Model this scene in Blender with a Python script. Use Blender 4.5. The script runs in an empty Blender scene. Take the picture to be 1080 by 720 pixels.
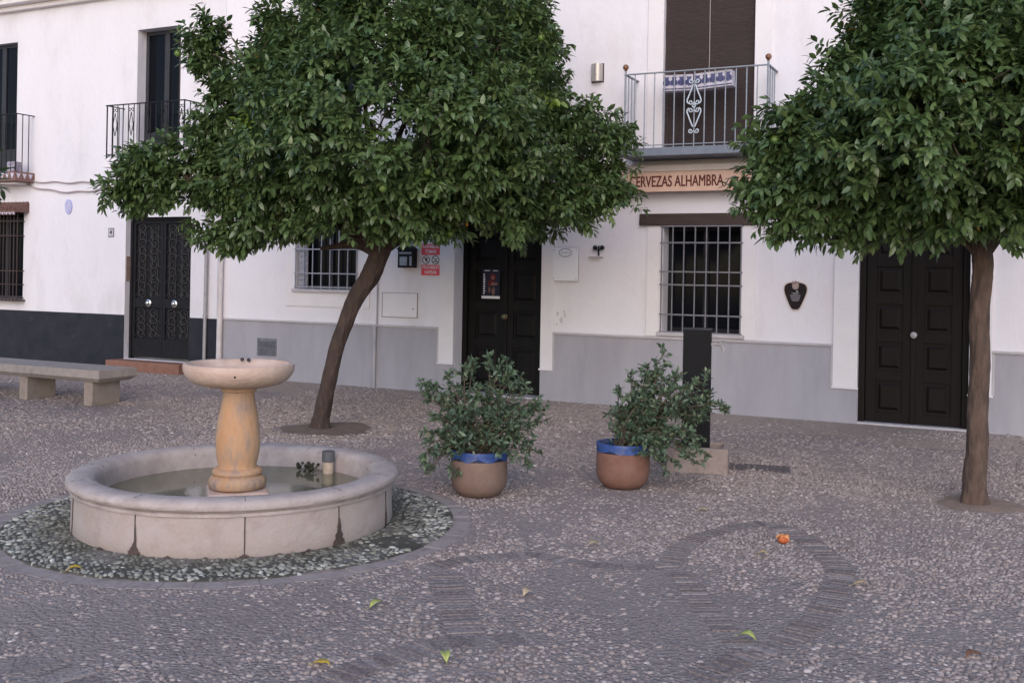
import bpy, math, random
import numpy as np
from mathutils import Vector, Matrix
R = math.radians
random.seed(7); RNG = np.random.default_rng(11)
C = bpy.context.scene.collection
SC = bpy.context.scene
# ------------------------------------------------------------------ camera
cam = bpy.data.cameras.new('camera'); co = bpy.data.objects.new('camera', cam); C.objects.link(co)
FPX, CX, CY, ROLL, H = 1100.0, 540.0, 292.0, 0.018, 1.6
cam.sensor_width = 36; cam.sensor_fit = 'HORIZONTAL'; cam.lens = FPX/1080*36
cam.shift_y = -(360-CY)/1080; cam.clip_start = 0.05; cam.clip_end = 600
cr, sr = math.cos(ROLL), math.sin(ROLL)
co.matrix_world = Matrix(((cr, -sr, 0, 0), (0, 0, -1, 0), (sr, cr, 0, H), (0, 0, 0, 1)))
SC.camera = co
# ------------------------------------------------------------------ world, sun, exposure
w = bpy.data.worlds.new('World'); SC.world = w; w.use_nodes = True
nt = w.node_tree; bg = nt.nodes['Background']
sky = nt.nodes.new('ShaderNodeTexSky'); sky.sky_type = 'NISHITA'; sky.sun_disc = False
SUN_EL, SUN_AZ = R(26), R(184)      # azimuth measured clockwise from +Y
sky.sun_elevation = SUN_EL; sky.sun_rotation = SUN_AZ; sky.air_density = 1.0; sky.dust_density = 1.0; sky.ozone_density = 2.0
nt.links.new(sky.outputs[0], bg.inputs[0]); bg.inputs[1].default_value = 0.15
sl = bpy.data.lights.new('sun', 'SUN'); sl.energy = 0.95; sl.angle = R(60); sl.color = (1.0, 0.865, 0.86)
so = bpy.data.objects.new('sun', sl); C.objects.link(so)
sd = Vector((math.sin(SUN_AZ)*math.cos(SUN_EL), math.cos(SUN_AZ)*math.cos(SUN_EL), math.sin(SUN_EL)))
so.rotation_euler = (-sd).to_track_quat('-Z', 'Y').to_euler(); so.location = (0, -20, 30)
SC.view_settings.view_transform = 'Standard'; SC.view_settings.look = 'None'
SC.view_settings.exposure = 0.68; SC.view_settings.gamma = 1
# ------------------------------------------------------------------ helpers
def ray(px, py):
    dx, dy = px-CX, py-CY
    return ((dx+ROLL*dy)/FPX, 1.0, -(dy-ROLL*dx)/FPX)
def G(px, py, z=0.0):
    a = ray(px, py); t = (z-H)/a[2]; return Vector((a[0]*t, t, z))
def P(px, py, Y):
    a = ray(px, py); return Vector((a[0]*Y, Y, H+a[2]*Y))
P0 = Vector((0.5093, 13.549, 0)); U = Vector((0.8976, -0.4408, 0)); VN = Vector((-0.4408, -0.8976, 0))
WROT = math.atan2(U.y, U.x)
def WP(u, out, z): return P0 + U*u + VN*out + Vector((0, 0, z))

class MB:
    def __init__(s): s.v = []; s.f = []; s.m = []
    def add(s, vs, fs, mi=0):
        o = len(s.v); s.v += [tuple(a) for a in vs]; s.f += [tuple(i+o for i in f) for f in fs]; s.m += [mi]*len(fs)
    def box(s, x0, x1, y0, y1, z0, z1, mi=0, b=0.0):
        if x0 > x1: x0, x1 = x1, x0
        if y0 > y1: y0, y1 = y1, y0
        if z0 > z1: z0, z1 = z1, z0
        s.add([(x0,y0,z0),(x1,y0,z0),(x1,y1,z0),(x0,y1,z0),(x0,y0,z1),(x1,y0,z1),(x1,y1,z1),(x0,y1,z1)],
              [(0,3,2,1),(4,5,6,7),(0,1,5,4),(1,2,6,5),(2,3,7,6),(3,0,4,7)], mi)
    def quad(s, a, b, c, d, mi=0): s.add([a, b, c, d], [(0,1,2,3)], mi)
    def prism(s, pts, y0, y1, mi=0):            # outline in x,z extruded along y
        n = len(pts)
        s.add([(p[0], y0, p[1]) for p in pts]+[(p[0], y1, p[1]) for p in pts],
              [tuple(range(n)), tuple(range(2*n-1, n-1, -1))]+[(i, i+n, (i+1) % n+n, (i+1) % n) for i in range(n)], mi)
    def tube(s, pts, r, n=8, mi=0, rough=0.0, cap=True):
        pts = [Vector(p) for p in pts]; k = len(pts)
        rs = r if isinstance(r, (list, tuple)) else [r]*k
        vs = []; up = Vector((0, 0, 1)); prev = None
        for i, p in enumerate(pts):
            t = (pts[min(i+1, k-1)]-pts[max(i-1, 0)]).normalized()
            if prev is None:
                a = t.orthogonal().normalized()
            else:
                a = (prev-t*prev.dot(t)).normalized()
            prev = a; b = t.cross(a)
            for j in range(n):
                an = 2*math.pi*j/n
                q = rs[i]*(1+(rough*(math.sin(3*an+p.z*9)+math.sin(5*an-p.z*14+1)+random.uniform(-.5, .5)) if rough else 0))
                vs.append(p+a*math.cos(an)*q+b*math.sin(an)*q)
        fs = [(i*n+j, i*n+(j+1) % n, (i+1)*n+(j+1) % n, (i+1)*n+j) for i in range(k-1) for j in range(n)]
        if cap: fs += [tuple(range(n-1, -1, -1)), tuple(range((k-1)*n, k*n))]
        s.add(vs, fs, mi)
    def lathe(s, prof, n=32, c=(0, 0, 0), mi=0, wob=0.0, cap=True, jit=0.0):
        k = len(prof); vs = []
        for i, (r, z) in enumerate(prof):
            for j in range(n):
                a = 2*math.pi*j/n; q = r*(1+wob*math.sin(3*a+i)+(random.gauss(0, jit) if jit else 0))
                vs.append((c[0]+q*math.cos(a), c[1]+q*math.sin(a), c[2]+z))
        fs = [(i*n+j, i*n+(j+1) % n, (i+1)*n+(j+1) % n, (i+1)*n+j) for i in range(k-1) for j in range(n)]
        if cap and prof[0][0] > 1e-5: fs.append(tuple(range(n-1, -1, -1)))
        if cap and prof[-1][0] > 1e-5: fs.append(tuple(range((k-1)*n, k*n)))
        s.add(vs, fs, mi)
    def ball(s, c, r, n=10, mi=0, sx=1, sy=1, sz=1):
        prof = [(max(1e-4, math.sin(math.pi*i/n)), -math.cos(math.pi*i/n)) for i in range(n+1)]
        vs = []; m = n*2
        for (q, z) in prof:
            for j in range(m):
                a = 2*math.pi*j/m; vs.append((c[0]+r*sx*q*math.cos(a), c[1]+r*sy*q*math.sin(a), c[2]+r*sz*z))
        s.add(vs, [(i*m+j, i*m+(j+1) % m, (i+1)*m+(j+1) % m, (i+1)*m+j) for i in range(n) for j in range(m)], mi)
    def build(s, name, mats, parent=None, smooth=False, bevel=0.0, off=(0, 0, 0), seg=2):
        me = bpy.data.meshes.new(name)
        me.from_pydata([(a[0]-off[0], a[1]-off[1], a[2]-off[2]) for a in s.v], [], s.f)
        for m in (mats if isinstance(mats, (list, tuple)) else [mats]): me.materials.append(m)
        if any(s.m): me.polygons.foreach_set('material_index', s.m)
        if smooth:
            me.polygons.foreach_set('use_smooth', [True]*len(me.polygons))
            try: me.set_sharp_from_angle(angle=R(40))
            except Exception: pass
        me.update(); o = bpy.data.objects.new(name, me); C.objects.link(o)
        if parent is not None: o.parent = parent
        if bevel:
            b = o.modifiers.new('bevel', 'BEVEL'); b.width = bevel; b.segments = seg; b.limit_method = 'ANGLE'; b.angle_limit = R(35)
        return o
def tag(o, label=None, cat=None, group=None, kind=None):
    if label: o['label'] = label
    if cat: o['category'] = cat
    if group: o['group'] = group
    if kind: o['kind'] = kind
    return o
def thing(name, label, cat, loc=(0, 0, 0), rz=0.0, group=None):
    o = bpy.data.objects.new(name, None); C.objects.link(o); o.location = loc; o.rotation_euler = (0, 0, rz)
    o.empty_display_size = 0.2
    return tag(o, label, cat, group)
def fast_mesh(name, V, tris, quads, mat, parent=None, rnd=None, smooth=True):
    me = bpy.data.meshes.new(name); V = np.asarray(V, np.float32)
    nt_, nq = len(tris), len(quads)
    me.vertices.add(len(V)); me.vertices.foreach_set('co', V.ravel())
    loops = np.concatenate([np.asarray(tris, np.int32).ravel(), np.asarray(quads, np.int32).ravel()])
    me.loops.add(len(loops)); me.loops.foreach_set('vertex_index', loops)
    me.polygons.add(nt_+nq)
    st = np.concatenate([np.arange(nt_)*3, nt_*3+np.arange(nq)*4]).astype(np.int32)
    me.polygons.foreach_set('loop_start', st)
    me.polygons.foreach_set('use_smooth', np.full(nt_+nq, smooth))
    me.update(calc_edges=True)
    if rnd is not None:
        a = me.attributes.new('rnd', 'FLOAT', 'POINT'); a.data.foreach_set('value', np.asarray(rnd, np.float32))
    me.materials.append(mat); o = bpy.data.objects.new(name, me); C.objects.link(o)
    if parent is not None: o.parent = parent
    return o
# ---- materials
def mat(name, col, rough=0.7, col2=None, nscale=6.0, namt=1.0, bump=0.0, bscale=60.0, metal=0.0, spec=0.5, grunge=None, gscale=2.0, gthr=(0.5, 0.75), detail=6, stretch=None):
    m = bpy.data.materials.new(name); m.use_nodes = True; t = m.node_tree; p = t.nodes['Principled BSDF']
    p.inputs['Roughness'].default_value = rough; p.inputs['Metallic'].default_value = metal; p.inputs['Specular IOR Level'].default_value = spec
    tc = t.nodes.new('ShaderNodeTexCoord'); src = tc.outputs['Object']
    if stretch:
        mp = t.nodes.new('ShaderNodeMapping'); mp.inputs['Scale'].default_value = stretch; t.links.new(src, mp.inputs[0]); ssrc = mp.outputs[0]
    else: ssrc = src
    p.inputs['Base Color'].default_value = (*col, 1); out = None
    if col2:
        n = t.nodes.new('ShaderNodeTexNoise'); n.inputs['Scale'].default_value = nscale; n.inputs['Detail'].default_value = detail; n.inputs['Roughness'].default_value = 0.65
        t.links.new(ssrc, n.inputs[0]); r_ = t.nodes.new('ShaderNodeMapRange'); r_.inputs[1].default_value = 0.32; r_.inputs[2].default_value = 0.68; r_.inputs[4].default_value = namt
        t.links.new(n.outputs[0], r_.inputs[0]); x = t.nodes.new('ShaderNodeMix'); x.data_type = 'RGBA'
        x.inputs[6].default_value = (*col, 1); x.inputs[7].default_value = (*col2, 1); t.links.new(r_.outputs[0], x.inputs[0]); out = x.outputs[2]
        t.links.new(out, p.inputs['Base Color'])
    if grunge:
        n = t.nodes.new('ShaderNodeTexNoise'); n.inputs['Scale'].default_value = gscale; n.inputs['Detail'].default_value = 9; n.inputs['Roughness'].default_value = 0.7
        t.links.new(ssrc, n.inputs[0]); r_ = t.nodes.new('ShaderNodeMapRange'); r_.inputs[1].default_value = gthr[0]; r_.inputs[2].default_value = gthr[1]
        t.links.new(n.outputs[0], r_.inputs[0]); x = t.nodes.new('ShaderNodeMix'); x.data_type = 'RGBA'
        if out: t.links.new(out, x.inputs[6])
        else: x.inputs[6].default_value = (*col, 1)
        x.inputs[7].default_value = (*grunge, 1); t.links.new(r_.outputs[0], x.inputs[0]); out = x.outputs[2]; t.links.new(out, p.inputs['Base Color'])
    if bump:
        n = t.nodes.new('ShaderNodeTexNoise'); n.inputs['Scale'].default_value = bscale; n.inputs['Detail'].default_value = 8
        t.links.new(ssrc, n.inputs[0]); b = t.nodes.new('ShaderNodeBump'); b.inputs['Strength'].default_value = 1.0; b.inputs['Distance'].default_value = bump
        t.links.new(n.outputs[0], b.inputs['Height']); t.links.new(b.outputs[0], p.inputs['Normal'])
    return m
def leaf_mat(name, stops, rough=0.45, trans=0.18, spec=0.5, bump=0):
    m = bpy.data.materials.new(name); m.use_nodes = True; t = m.node_tree; p = t.nodes['Principled BSDF']
    a = t.nodes.new('ShaderNodeAttribute'); a.attribute_name = 'rnd'
    cr_ = t.nodes.new('ShaderNodeValToRGB'); e = cr_.color_ramp.elements
    for i, (pos, c) in enumerate(stops):
        q = e[i] if i < 2 else e.new(pos)
        q.position = pos; q.color = (*c, 1)
    t.links.new(a.outputs['Fac'], cr_.inputs[0])
    t.links.new(cr_.outputs[0], p.inputs['Base Color']); p.inputs['Roughness'].default_value = rough; p.inputs['Specular IOR Level'].default_value = spec
    if bump:
        tc = t.nodes.new('ShaderNodeTexCoord'); n = t.nodes.new('ShaderNodeTexNoise'); n.inputs['Scale'].default_value = 55; n.inputs['Detail'].default_value = 8; t.links.new(tc.outputs['Object'], n.inputs[0])
        b = t.nodes.new('ShaderNodeBump'); b.inputs['Distance'].default_value = bump; t.links.new(n.outputs[0], b.inputs['Height']); t.links.new(b.outputs[0], p.inputs['Normal'])
        rr_ = t.nodes.new('ShaderNodeMapRange'); rr_.inputs[1].default_value = .3; rr_.inputs[2].default_value = .7; rr_.inputs[3].default_value = .55; rr_.inputs[4].default_value = 1.25; t.links.new(n.outputs[0], rr_.inputs[0])
        mm_ = t.nodes.new('ShaderNodeVectorMath'); mm_.operation = 'SCALE'; t.links.new(cr_.outputs[0], mm_.inputs[0]); t.links.new(rr_.outputs[0], mm_.inputs['Scale']); t.links.new(mm_.outputs[0], p.inputs['Base Color'])
    if trans:
        tr = t.nodes.new('ShaderNodeBsdfTranslucent'); mx = t.nodes.new('ShaderNodeMixShader'); mx.inputs[0].default_value = trans
        t.links.new(cr_.outputs[0], tr.inputs[0]); t.links.new(p.outputs[0], mx.inputs[1]); t.links.new(tr.outputs[0], mx.inputs[2])
        t.links.new(mx.outputs[0], t.nodes['Material Output'].inputs[0])
    return m
M = dict(
 plaster=mat('plaster_white', (.765,.735,.77), .85, (.72,.68,.71), .9, 1, .004, 26, spec=.25, grunge=(.60,.545,.545), gscale=1.3, gthr=(.52,.85), stretch=(1,1,.45)),
 plaster2=mat('plaster_white_rough', (.73,.70,.735), .85, (.68,.65,.68), 1.2, 1, .007, 14, spec=.25, grunge=(.57,.53,.545), gscale=1.2, gthr=(.52,.85), stretch=(1,1,.45)),
 trimw=mat('trim_white', (.77,.73,.745), .8, (.72,.68,.69), 3, 1, .002, 40, spec=.3),
 skirt=mat('skirting_grey', (.39,.372,.41), .8, (.33,.315,.345), 2.2, 1, .002, 50, spec=.3, grunge=(.30,.29,.32), gscale=3.5, gthr=(.5,.8), stretch=(1,1,.22)),
 skirtd=mat('skirting_dark', (.018,.020,.027), .75, (.030,.031,.038), 4, 1, .003, 40, spec=.2, grunge=(.075,.07,.075), gscale=5, gthr=(.6,.9)),
 cap=mat('skirting_cap', (.50,.47,.49), .8, (.42,.39,.41), 7, 1),
 blackwood=mat('black_door_paint', (.006,.0055,.006), .5, (.010,.008,.008), 9, 1, .001, 60, spec=.14, stretch=(1,1,.12)),
 brownwood=mat('dark_brown_door_paint', (.007,.005,.0047), .5, (.012,.008,.0075), 9, 1, .001, 60, spec=.14, stretch=(1,1,.12)),
 beam=mat('dark_beam', (.035,.020,.017), .7, (.06,.035,.028), 20, 1, .004, 30, stretch=(.15,1,1)),
 iron=mat('black_iron', (.010,.010,.012), .6, (.018,.017,.02), 20, 1, .0008, 120, spec=.18),
 irongrey=mat('grey_iron', (.30,.33,.38), .5, (.22,.24,.28), 20, 1, .0006, 120),
 irondark=mat('dark_grey_iron', (.028,.029,.036), .6, (.045,.045,.052), 20, 1, spec=.25),
 copper=mat('rusty_brass', (.28,.13,.07), .5, (.18,.08,.05), 30, 1, metal=.3),
 brass=mat('brass', (.55,.45,.28), .35, metal=.9),
 chrome=mat('worn_steel', (.62,.62,.6), .3, metal=.9),
 glass=mat('dark_glass', (.005,.006,.009), .08, spec=.08),
 blind=mat('brown_blind', (.055,.035,.032), .8, (.028,.018,.017), 30, 1, .003, 90, stretch=(.3,1,5)),
 shutter=mat('grey_shutter', (.33,.33,.38), .6, (.27,.27,.31), 12, 1),
 slab=mat('blue_grey_slab', (.20,.23,.28), .6, (.15,.17,.21), 8, 1),
 stonef=mat('fountain_stone', (.41,.345,.325), .8, (.36,.285,.25), 5, 1, .004, 45, grunge=(.25,.19,.165), gscale=4, gthr=(.52,.85)),
 stonerim=mat('fountain_rim_stone', (.46,.39,.365), .7, (.34,.275,.255), 7, 1, .003, 60, grunge=(.24,.20,.20), gscale=9, gthr=(.55,.8)),
 stoneo=mat('ochre_stone', (.42,.215,.105), .75, (.52,.35,.22), 5.5, 1, .006, 32, grunge=(.24,.175,.155), gscale=11, gthr=(.48,.68), stretch=(1,1,.4)),
 stoneb=mat('bowl_stone', (.58,.43,.355), .75, (.47,.33,.26), 7, 1, .005, 35, grunge=(.33,.22,.165), gscale=4, gthr=(.55,.8)),
 damp=mat('damp_stain', (.045,.032,.03), .6, (.09,.06,.05), 25, 1, .004, 60),
 concrete=mat('bench_concrete', (.38,.33,.30), .85, (.30,.25,.23), 9, 1, .006, 70, grunge=(.19,.16,.15), gscale=5, gthr=(.55,.8)),
 concleg=mat('bench_leg_stone', (.33,.27,.23), .85, (.25,.20,.17), 9, 1, .005, 70, grunge=(.12,.10,.085), gscale=4, gthr=(.55,.85)),
 terra=mat('terracotta', (.17,.080,.058), .8, (.22,.12,.09), 9, 1, .002, 70, spec=.25, grunge=(.11,.065,.05), gscale=4, gthr=(.55,.85)),
 terra2=mat('weathered_terracotta', (.16,.10,.078), .8, (.22,.145,.115), 7, 1, .002, 70, grunge=(.10,.065,.05), gscale=4, gthr=(.52,.8)),
 blueglaze=mat('blue_paint', (.012,.038,.17), .55, (.035,.085,.27), 18, 1, .0015, 60, grunge=(.13,.12,.15), gscale=14, gthr=(.52,.72)),
 soil=mat('soil', (.05,.033,.024), .95, (.11,.075,.055), 14, 1, .012, 40),
 step=mat('red_brick_step', (.22,.10,.065), .8, (.28,.14,.10), 10, 1, .002, 60),
 bark=mat('bark', (.062,.038,.030), .9, (.032,.020,.017), 14, 1, .03, 22, grunge=(.10,.068,.052), gscale=16, gthr=(.5,.75), stretch=(1,1,.3)),
 bark2=mat('light_bark', (.115,.072,.052), .9, (.055,.036,.028), 14, 1, .03, 22, grunge=(.15,.10,.075), gscale=16, gthr=(.5,.75), stretch=(1,1,.3)),
 twig=mat('twig', (.07,.05,.035), .9, (.11,.08,.06), 20, 1),
 white=mat('sign_white', (.74,.72,.74), .45, (.69,.67,.69), 6, 1),
 red=mat('sign_red', (.72,.05,.075), .45),
 black=mat('sign_black', (.02,.02,.024), .5),
 beige=mat('awning_beige', (.68,.46,.36), .8, (.60,.40,.31), 8, 1, .0015, 200),
 cream=mat('awning_cream', (.68,.60,.55), .6, (.62,.54,.49), 5, 1),
 rust=mat('letter_brown', (.10,.018,.014), .7),
 tileblue=mat('tile_blue', (.035,.035,.13), .4, (.12,.12,.26), 40, .6),
 tilewhite=mat('tile_white', (.55,.52,.60), .35),
 azul=mat('azulejo_blue', (.27,.28,.60), .35, (.55,.55,.74), 45, 1, detail=3),
 metalgrey=mat('galvanised_pipe', (.40,.38,.40), .5, (.30,.28,.29), 14, 1, metal=.3),
 pipewhite=mat('painted_pipe', (.66,.60,.60), .6, (.55,.50,.50), 9, 1),
 cable=mat('cable_sheath', (.36,.30,.30), .8),
 roof=mat('roof_tile', (.32,.16,.10), .85, (.22,.11,.07), 6, 1, .01, 20),
 hoodtile=mat('hood_tile', (.09,.058,.05), .7, (.20,.09,.07), 20, 1),
 postblk=mat('black_post', (.008,.008,.009), .7, (.013,.012,.013), 30, 1, .0006, 150, spec=.15),
 drain=mat('cast_iron_cover', (.09,.075,.075), .8, (.12,.10,.10), 20, 1, .004, 60),
 orange=mat('orange_peel', (.55,.14,.04), .6, (.38,.08,.025), 30, 1, .002, 90),
 greenfruit=mat('green_orange', (.09,.16,.03), .4, (.13,.20,.04), 20, 1, .0008, 200),
 darkmoss=mat('dark_moss', (.02,.022,.012), .9, (.045,.045,.02), 20, 1, .01, 50),
 pumice=mat('old_white_pipe', (.55,.44,.34), .6, (.38,.29,.21), 18, 1),
)
def water_mat():
    m = mat('green_water', (.10,.097,.052), .08, (.16,.145,.09), 3, 1, .0012, 9, spec=.6); return m
M['water'] = water_mat()
def ground_mat(name, mort, lo, hi, scale, bumpd, tint, dark, bleed=.5):
    m = bpy.data.materials.new(name); m.use_nodes = True; t = m.node_tree; p = t.nodes['Principled BSDF']; L = t.links.new; N = t.nodes.new
    p.inputs['Roughness'].default_value = .78; p.inputs['Specular IOR Level'].default_value = .35
    tc = N('ShaderNodeTexCoord'); v = N('ShaderNodeTexVoronoi'); v.inputs['Scale'].default_value = scale
    nz = N('ShaderNodeTexNoise'); nz.inputs['Scale'].default_value = 9; nz.inputs['Detail'].default_value = 3
    mx = N('ShaderNodeMix'); mx.data_type = 'RGBA'; mx.blend_type = 'LINEAR_LIGHT'; mx.inputs[0].default_value = .03
    L(tc.outputs['Object'], nz.inputs[0]); L(tc.outputs['Object'], mx.inputs[6]); L(nz.outputs['Color'], mx.inputs[7]); L(mx.outputs[2], v.inputs['Vector'])
    cv = N('ShaderNodeSeparateColor'); L(v.outputs['Color'], cv.inputs[0])
    ramp = N('ShaderNodeValToRGB'); e = ramp.color_ramp.elements; e[0].color = (*lo, 1); e[1].color = (*hi, 1); e[0].position = .1; e[1].position = 1
    q = e.new(.8); q.color = (*[a*.55+b*.45 for a, b in zip(lo, hi)], 1)
    L(cv.outputs[0], ramp.inputs[0])
    edge = N('ShaderNodeMapRange'); edge.inputs[1].default_value = .25; edge.inputs[2].default_value = .6; L(v.outputs['Distance'], edge.inputs[0])
    big = N('ShaderNodeTexNoise'); big.inputs['Scale'].default_value = 1.1; big.inputs['Detail'].default_value = 7; big.inputs['Roughness'].default_value = .62; L(tc.outputs['Object'], big.inputs[0])
    wr = N('ShaderNodeMapRange'); wr.inputs[1].default_value = .42; wr.inputs[2].default_value = .62; L(big.outputs[0], wr.inputs[0])
    mu = N('ShaderNodeMath'); mu.operation = 'MAXIMUM'; sc_ = N('ShaderNodeMath'); sc_.operation = 'MULTIPLY'; sc_.inputs[1].default_value = bleed; L(wr.outputs[0], sc_.inputs[0])
    L(edge.outputs[0], mu.inputs[0]); L(sc_.outputs[0], mu.inputs[1])
    c1 = N('ShaderNodeMix'); c1.data_type = 'RGBA'; L(mu.outputs[0], c1.inputs[0]); L(ramp.outputs[0], c1.inputs[6]); c1.inputs[7].default_value = (*mort, 1)
    n2 = N('ShaderNodeTexNoise'); n2.inputs['Scale'].default_value = .45; n2.inputs['Detail'].default_value = 5; L(tc.outputs['Object'], n2.inputs[0])
    r2 = N('ShaderNodeMapRange'); r2.inputs[1].default_value = .38; r2.inputs[2].default_value = .62; r2.inputs[4].default_value = .6; L(n2.outputs[0], r2.inputs[0])
    c2 = N('ShaderNodeMix'); c2.data_type = 'RGBA'; L(r2.outputs[0], c2.inputs[0]); L(c1.outputs[2], c2.inputs[6]); c2.inputs[7].default_value = (*tint, 1)
    n3 = N('ShaderNodeTexNoise'); n3.inputs['Scale'].default_value = 45; n3.inputs['Detail'].default_value = 8; n3.inputs['Roughness'].default_value = .75; L(tc.outputs['Object'], n3.inputs[0])
    r3 = N('ShaderNodeMapRange'); r3.inputs[1].default_value = .5; r3.inputs[2].default_value = .72; r3.inputs[4].default_value = .8; L(n3.outputs[0], r3.inputs[0])
    c3 = N('ShaderNodeMix'); c3.data_type = 'RGBA'; L(r3.outputs[0], c3.inputs[0]); L(c2.outputs[2], c3.inputs[6]); c3.inputs[7].default_value = (*dark, 1)
    L(c3.outputs[2], p.inputs['Base Color'])
    inv = N('ShaderNodeMath'); inv.operation = 'SUBTRACT'; inv.inputs[0].default_value = 1; L(mu.outputs[0], inv.inputs[1])
    ad = N('ShaderNodeMath'); ad.operation = 'MULTIPLY_ADD'; L(n3.outputs[0], ad.inputs[0]); ad.inputs[1].default_value = .7; L(inv.outputs[0], ad.inputs[2])
    b = N('ShaderNodeBump'); b.inputs['Distance'].default_value = bumpd; L(ad.outputs[0], b.inputs['Height']); L(b.outputs[0], p.inputs['Normal'])
    return m
M['ground'] = ground_mat('cobble_mortar', (.27,.217,.202), (.215,.17,.158), (.48,.41,.385), 42, .008, (.35,.288,.265), (.12,.093,.086), .5)
M['sidewalk'] = ground_mat('gravel_strip', (.36,.275,.225), (.30,.225,.185), (.58,.48,.41), 40, .009, (.45,.36,.305), (.24,.19,.165), .35)
M['pebble'] = leaf_mat('pebbles', [(0, (.165,.128,.118)), (1, (.56,.50,.47)), (.42, (.285,.230,.212)), (.8, (.38,.315,.29)), (.93, (.42,.355,.335))], .65, 0, .35)
M['pebblew'] = leaf_mat('fountain_pebbles', [(0, (.06,.058,.042)), (1, (.47,.455,.41)), (.35, (.13,.125,.10)), (.7, (.25,.242,.205))], .6, 0, .4)
M['brick'] = leaf_mat('paving_brick', [(0, (.20,.160,.152)), (1, (.38,.32,.30)), (.5, (.245,.20,.19)), (.85, (.285,.238,.225))], .85, 0, .3, .006)
M['leaf'] = leaf_mat('orange_leaf', [(0, (.046,.084,.030)), (1, (.55,.26,.04)), (.5, (.100,.160,.055)), (.85, (.20,.265,.10)), (.975, (.20,.30,.05)), (.99, (.26,.38,.06))], .36, .25, .65)
M['leafp'] = leaf_mat('potted_leaf', [(0, (.045,.078,.048)), (1, (.30,.31,.20)), (.5, (.095,.145,.088)), (.9, (.18,.24,.14))], .5, .2)

# ------------------------------------------------------------------ ground
g = MB(); g.quad((-150,-60,0), (150,-60,0), (150,200,0), (-150,200,0))
tag(g.build('ground', M['ground']), kind='structure')
# gravel footpath strip along the house fronts (wavy edge)
s = MB(); us = np.linspace(-18, 12, 601)
wid = [1.3+.12*math.sin(u*1.7)+.10*math.sin(u*4.3+1)+random.uniform(-.06,.06) for u in us]
vs = []; fs = []
for i, u in enumerate(us):
    a = WP(u, -.1, .006); b = WP(u, wid[i], .003); vs += [a, b]
    if i: fs.append((2*i-2, 2*i-1, 2*i+1, 2*i))
s.add(vs, fs); tag(s.build('pavement', M['sidewalk']), kind='structure')

FC = Vector((-1.755, 6.765, 0)); FR = 1.0; RR = 1.40
def fld(x, y, sc, seed):
    r_ = np.random.default_rng(seed); o = np.zeros_like(x)
    for k in range(9):
        a = r_.uniform(0, 6.283); f = sc*r_.uniform(.5, 2.2); ph = r_.uniform(0, 6.283)
        o += np.sin(f*(x*math.cos(a)+y*math.sin(a))+ph+1.3*np.sin(f*.6*(y*math.cos(a)-x*math.sin(a))+ph*2))
    return o/9*2.0
# brick bands: polylines traced over the paving, half width
BANDS = [
 ([(733,716),(785,693),(835,671),(864,648),(882,622),(886,600),(868,583),(842,565),(810,553),(775,556)], .085),
 ([(790,690),(766,664),(742,638),(722,612),(700,594)], .075),
 ([(775,556),(740,566),(716,580),(702,596),(650,598),(600,592),(560,585),(500,589),(455,598)], .07),
 ([(470,606),(476,625),(482,645),(490,668)], .10),
 ([(560,672),(520,676),(490,676),(450,681),(415,694),(380,704),(340,722)], .085),
 ([(-20,706),(30,701),(70,712),(95,730)], .10),
]
bands = []
for pl, hw in BANDS:
    pts = [G(*p) for p in pl]; q = []
    for i in range(len(pts)-1):           # catmull-rom
        p0, p1, p2, p3 = pts[max(i-1, 0)], pts[i], pts[i+1], pts[min(i+2, len(pts)-1)]
        for k in range(8):
            t = k/8; q.append(.5*((2*p1)+(p2-p0)*t+(2*p0-5*p1+4*p2-p3)*t*t+(3*p1-p0-3*p2+p3)*t**3))
    q.append(pts[-1]); bands.append((q, hw))
def poly_dist(x, y):
    d = np.full(x.shape, 9.0)
    for q, hw in bands:
        for i in range(len(q)-1):
            ax, ay, bx, by = q[i].x, q[i].y, q[i+1].x, q[i+1].y
            dx, dy = bx-ax, by-ay; l = dx*dx+dy*dy+1e-9
            t = np.clip(((x-ax)*dx+(y-ay)*dy)/l, 0, 1)
            d = np.minimum(d, np.hypot(x-ax-t*dx, y-ay-t*dy)-hw)
    return d
def pebbles(name, X, Y, a, b, h, zc, ang, rnd, mat_):
    n = len(X); K = 7
    th = np.arange(K)*2*math.pi/K
    prof = [(1.0, -.35), (.9, .42), (.55, .74)]
    V = np.zeros((n, 3*K+1, 3), np.float32); jit = 1+RNG.uniform(-.16, .16, (n, K))
    ca, sa = np.cos(ang)[:, None], np.sin(ang)[:, None]
    for r_i, (rr, zz) in enumerate(prof):
        lx = a[:, None]*rr*np.cos(th)*jit; ly = b[:, None]*rr*np.sin(th)*jit
        V[:, r_i*K:(r_i+1)*K, 0] = X[:, None]+lx*ca-ly*sa; V[:, r_i*K:(r_i+1)*K, 1] = Y[:, None]+lx*sa+ly*ca
        V[:, r_i*K:(r_i+1)*K, 2] = zc[:, None]+h[:, None]*zz
    V[:, -1, 0] = X; V[:, -1, 1] = Y; V[:, -1, 2] = zc+h*.82
    base = (np.arange(n)*(3*K+1))[:, None]
    qs = []
    for r_i in range(2):
        for j in range(K): qs.append([r_i*K+j, r_i*K+(j+1) % K, (r_i+1)*K+(j+1) % K, (r_i+1)*K+j])
    ts = [[2*K+j, 2*K+(j+1) % K, 3*K] for j in range(K)]
    Q = (base[:, :, None]+np.array(qs)[None]).reshape(-1, 4); T = (base[:, :, None]+np.array(ts)[None]).reshape(-1, 3)
    return fast_mesh(name, V.reshape(-1, 3), T, Q, mat_, rnd=np.repeat(rnd, 3*K+1))
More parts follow.
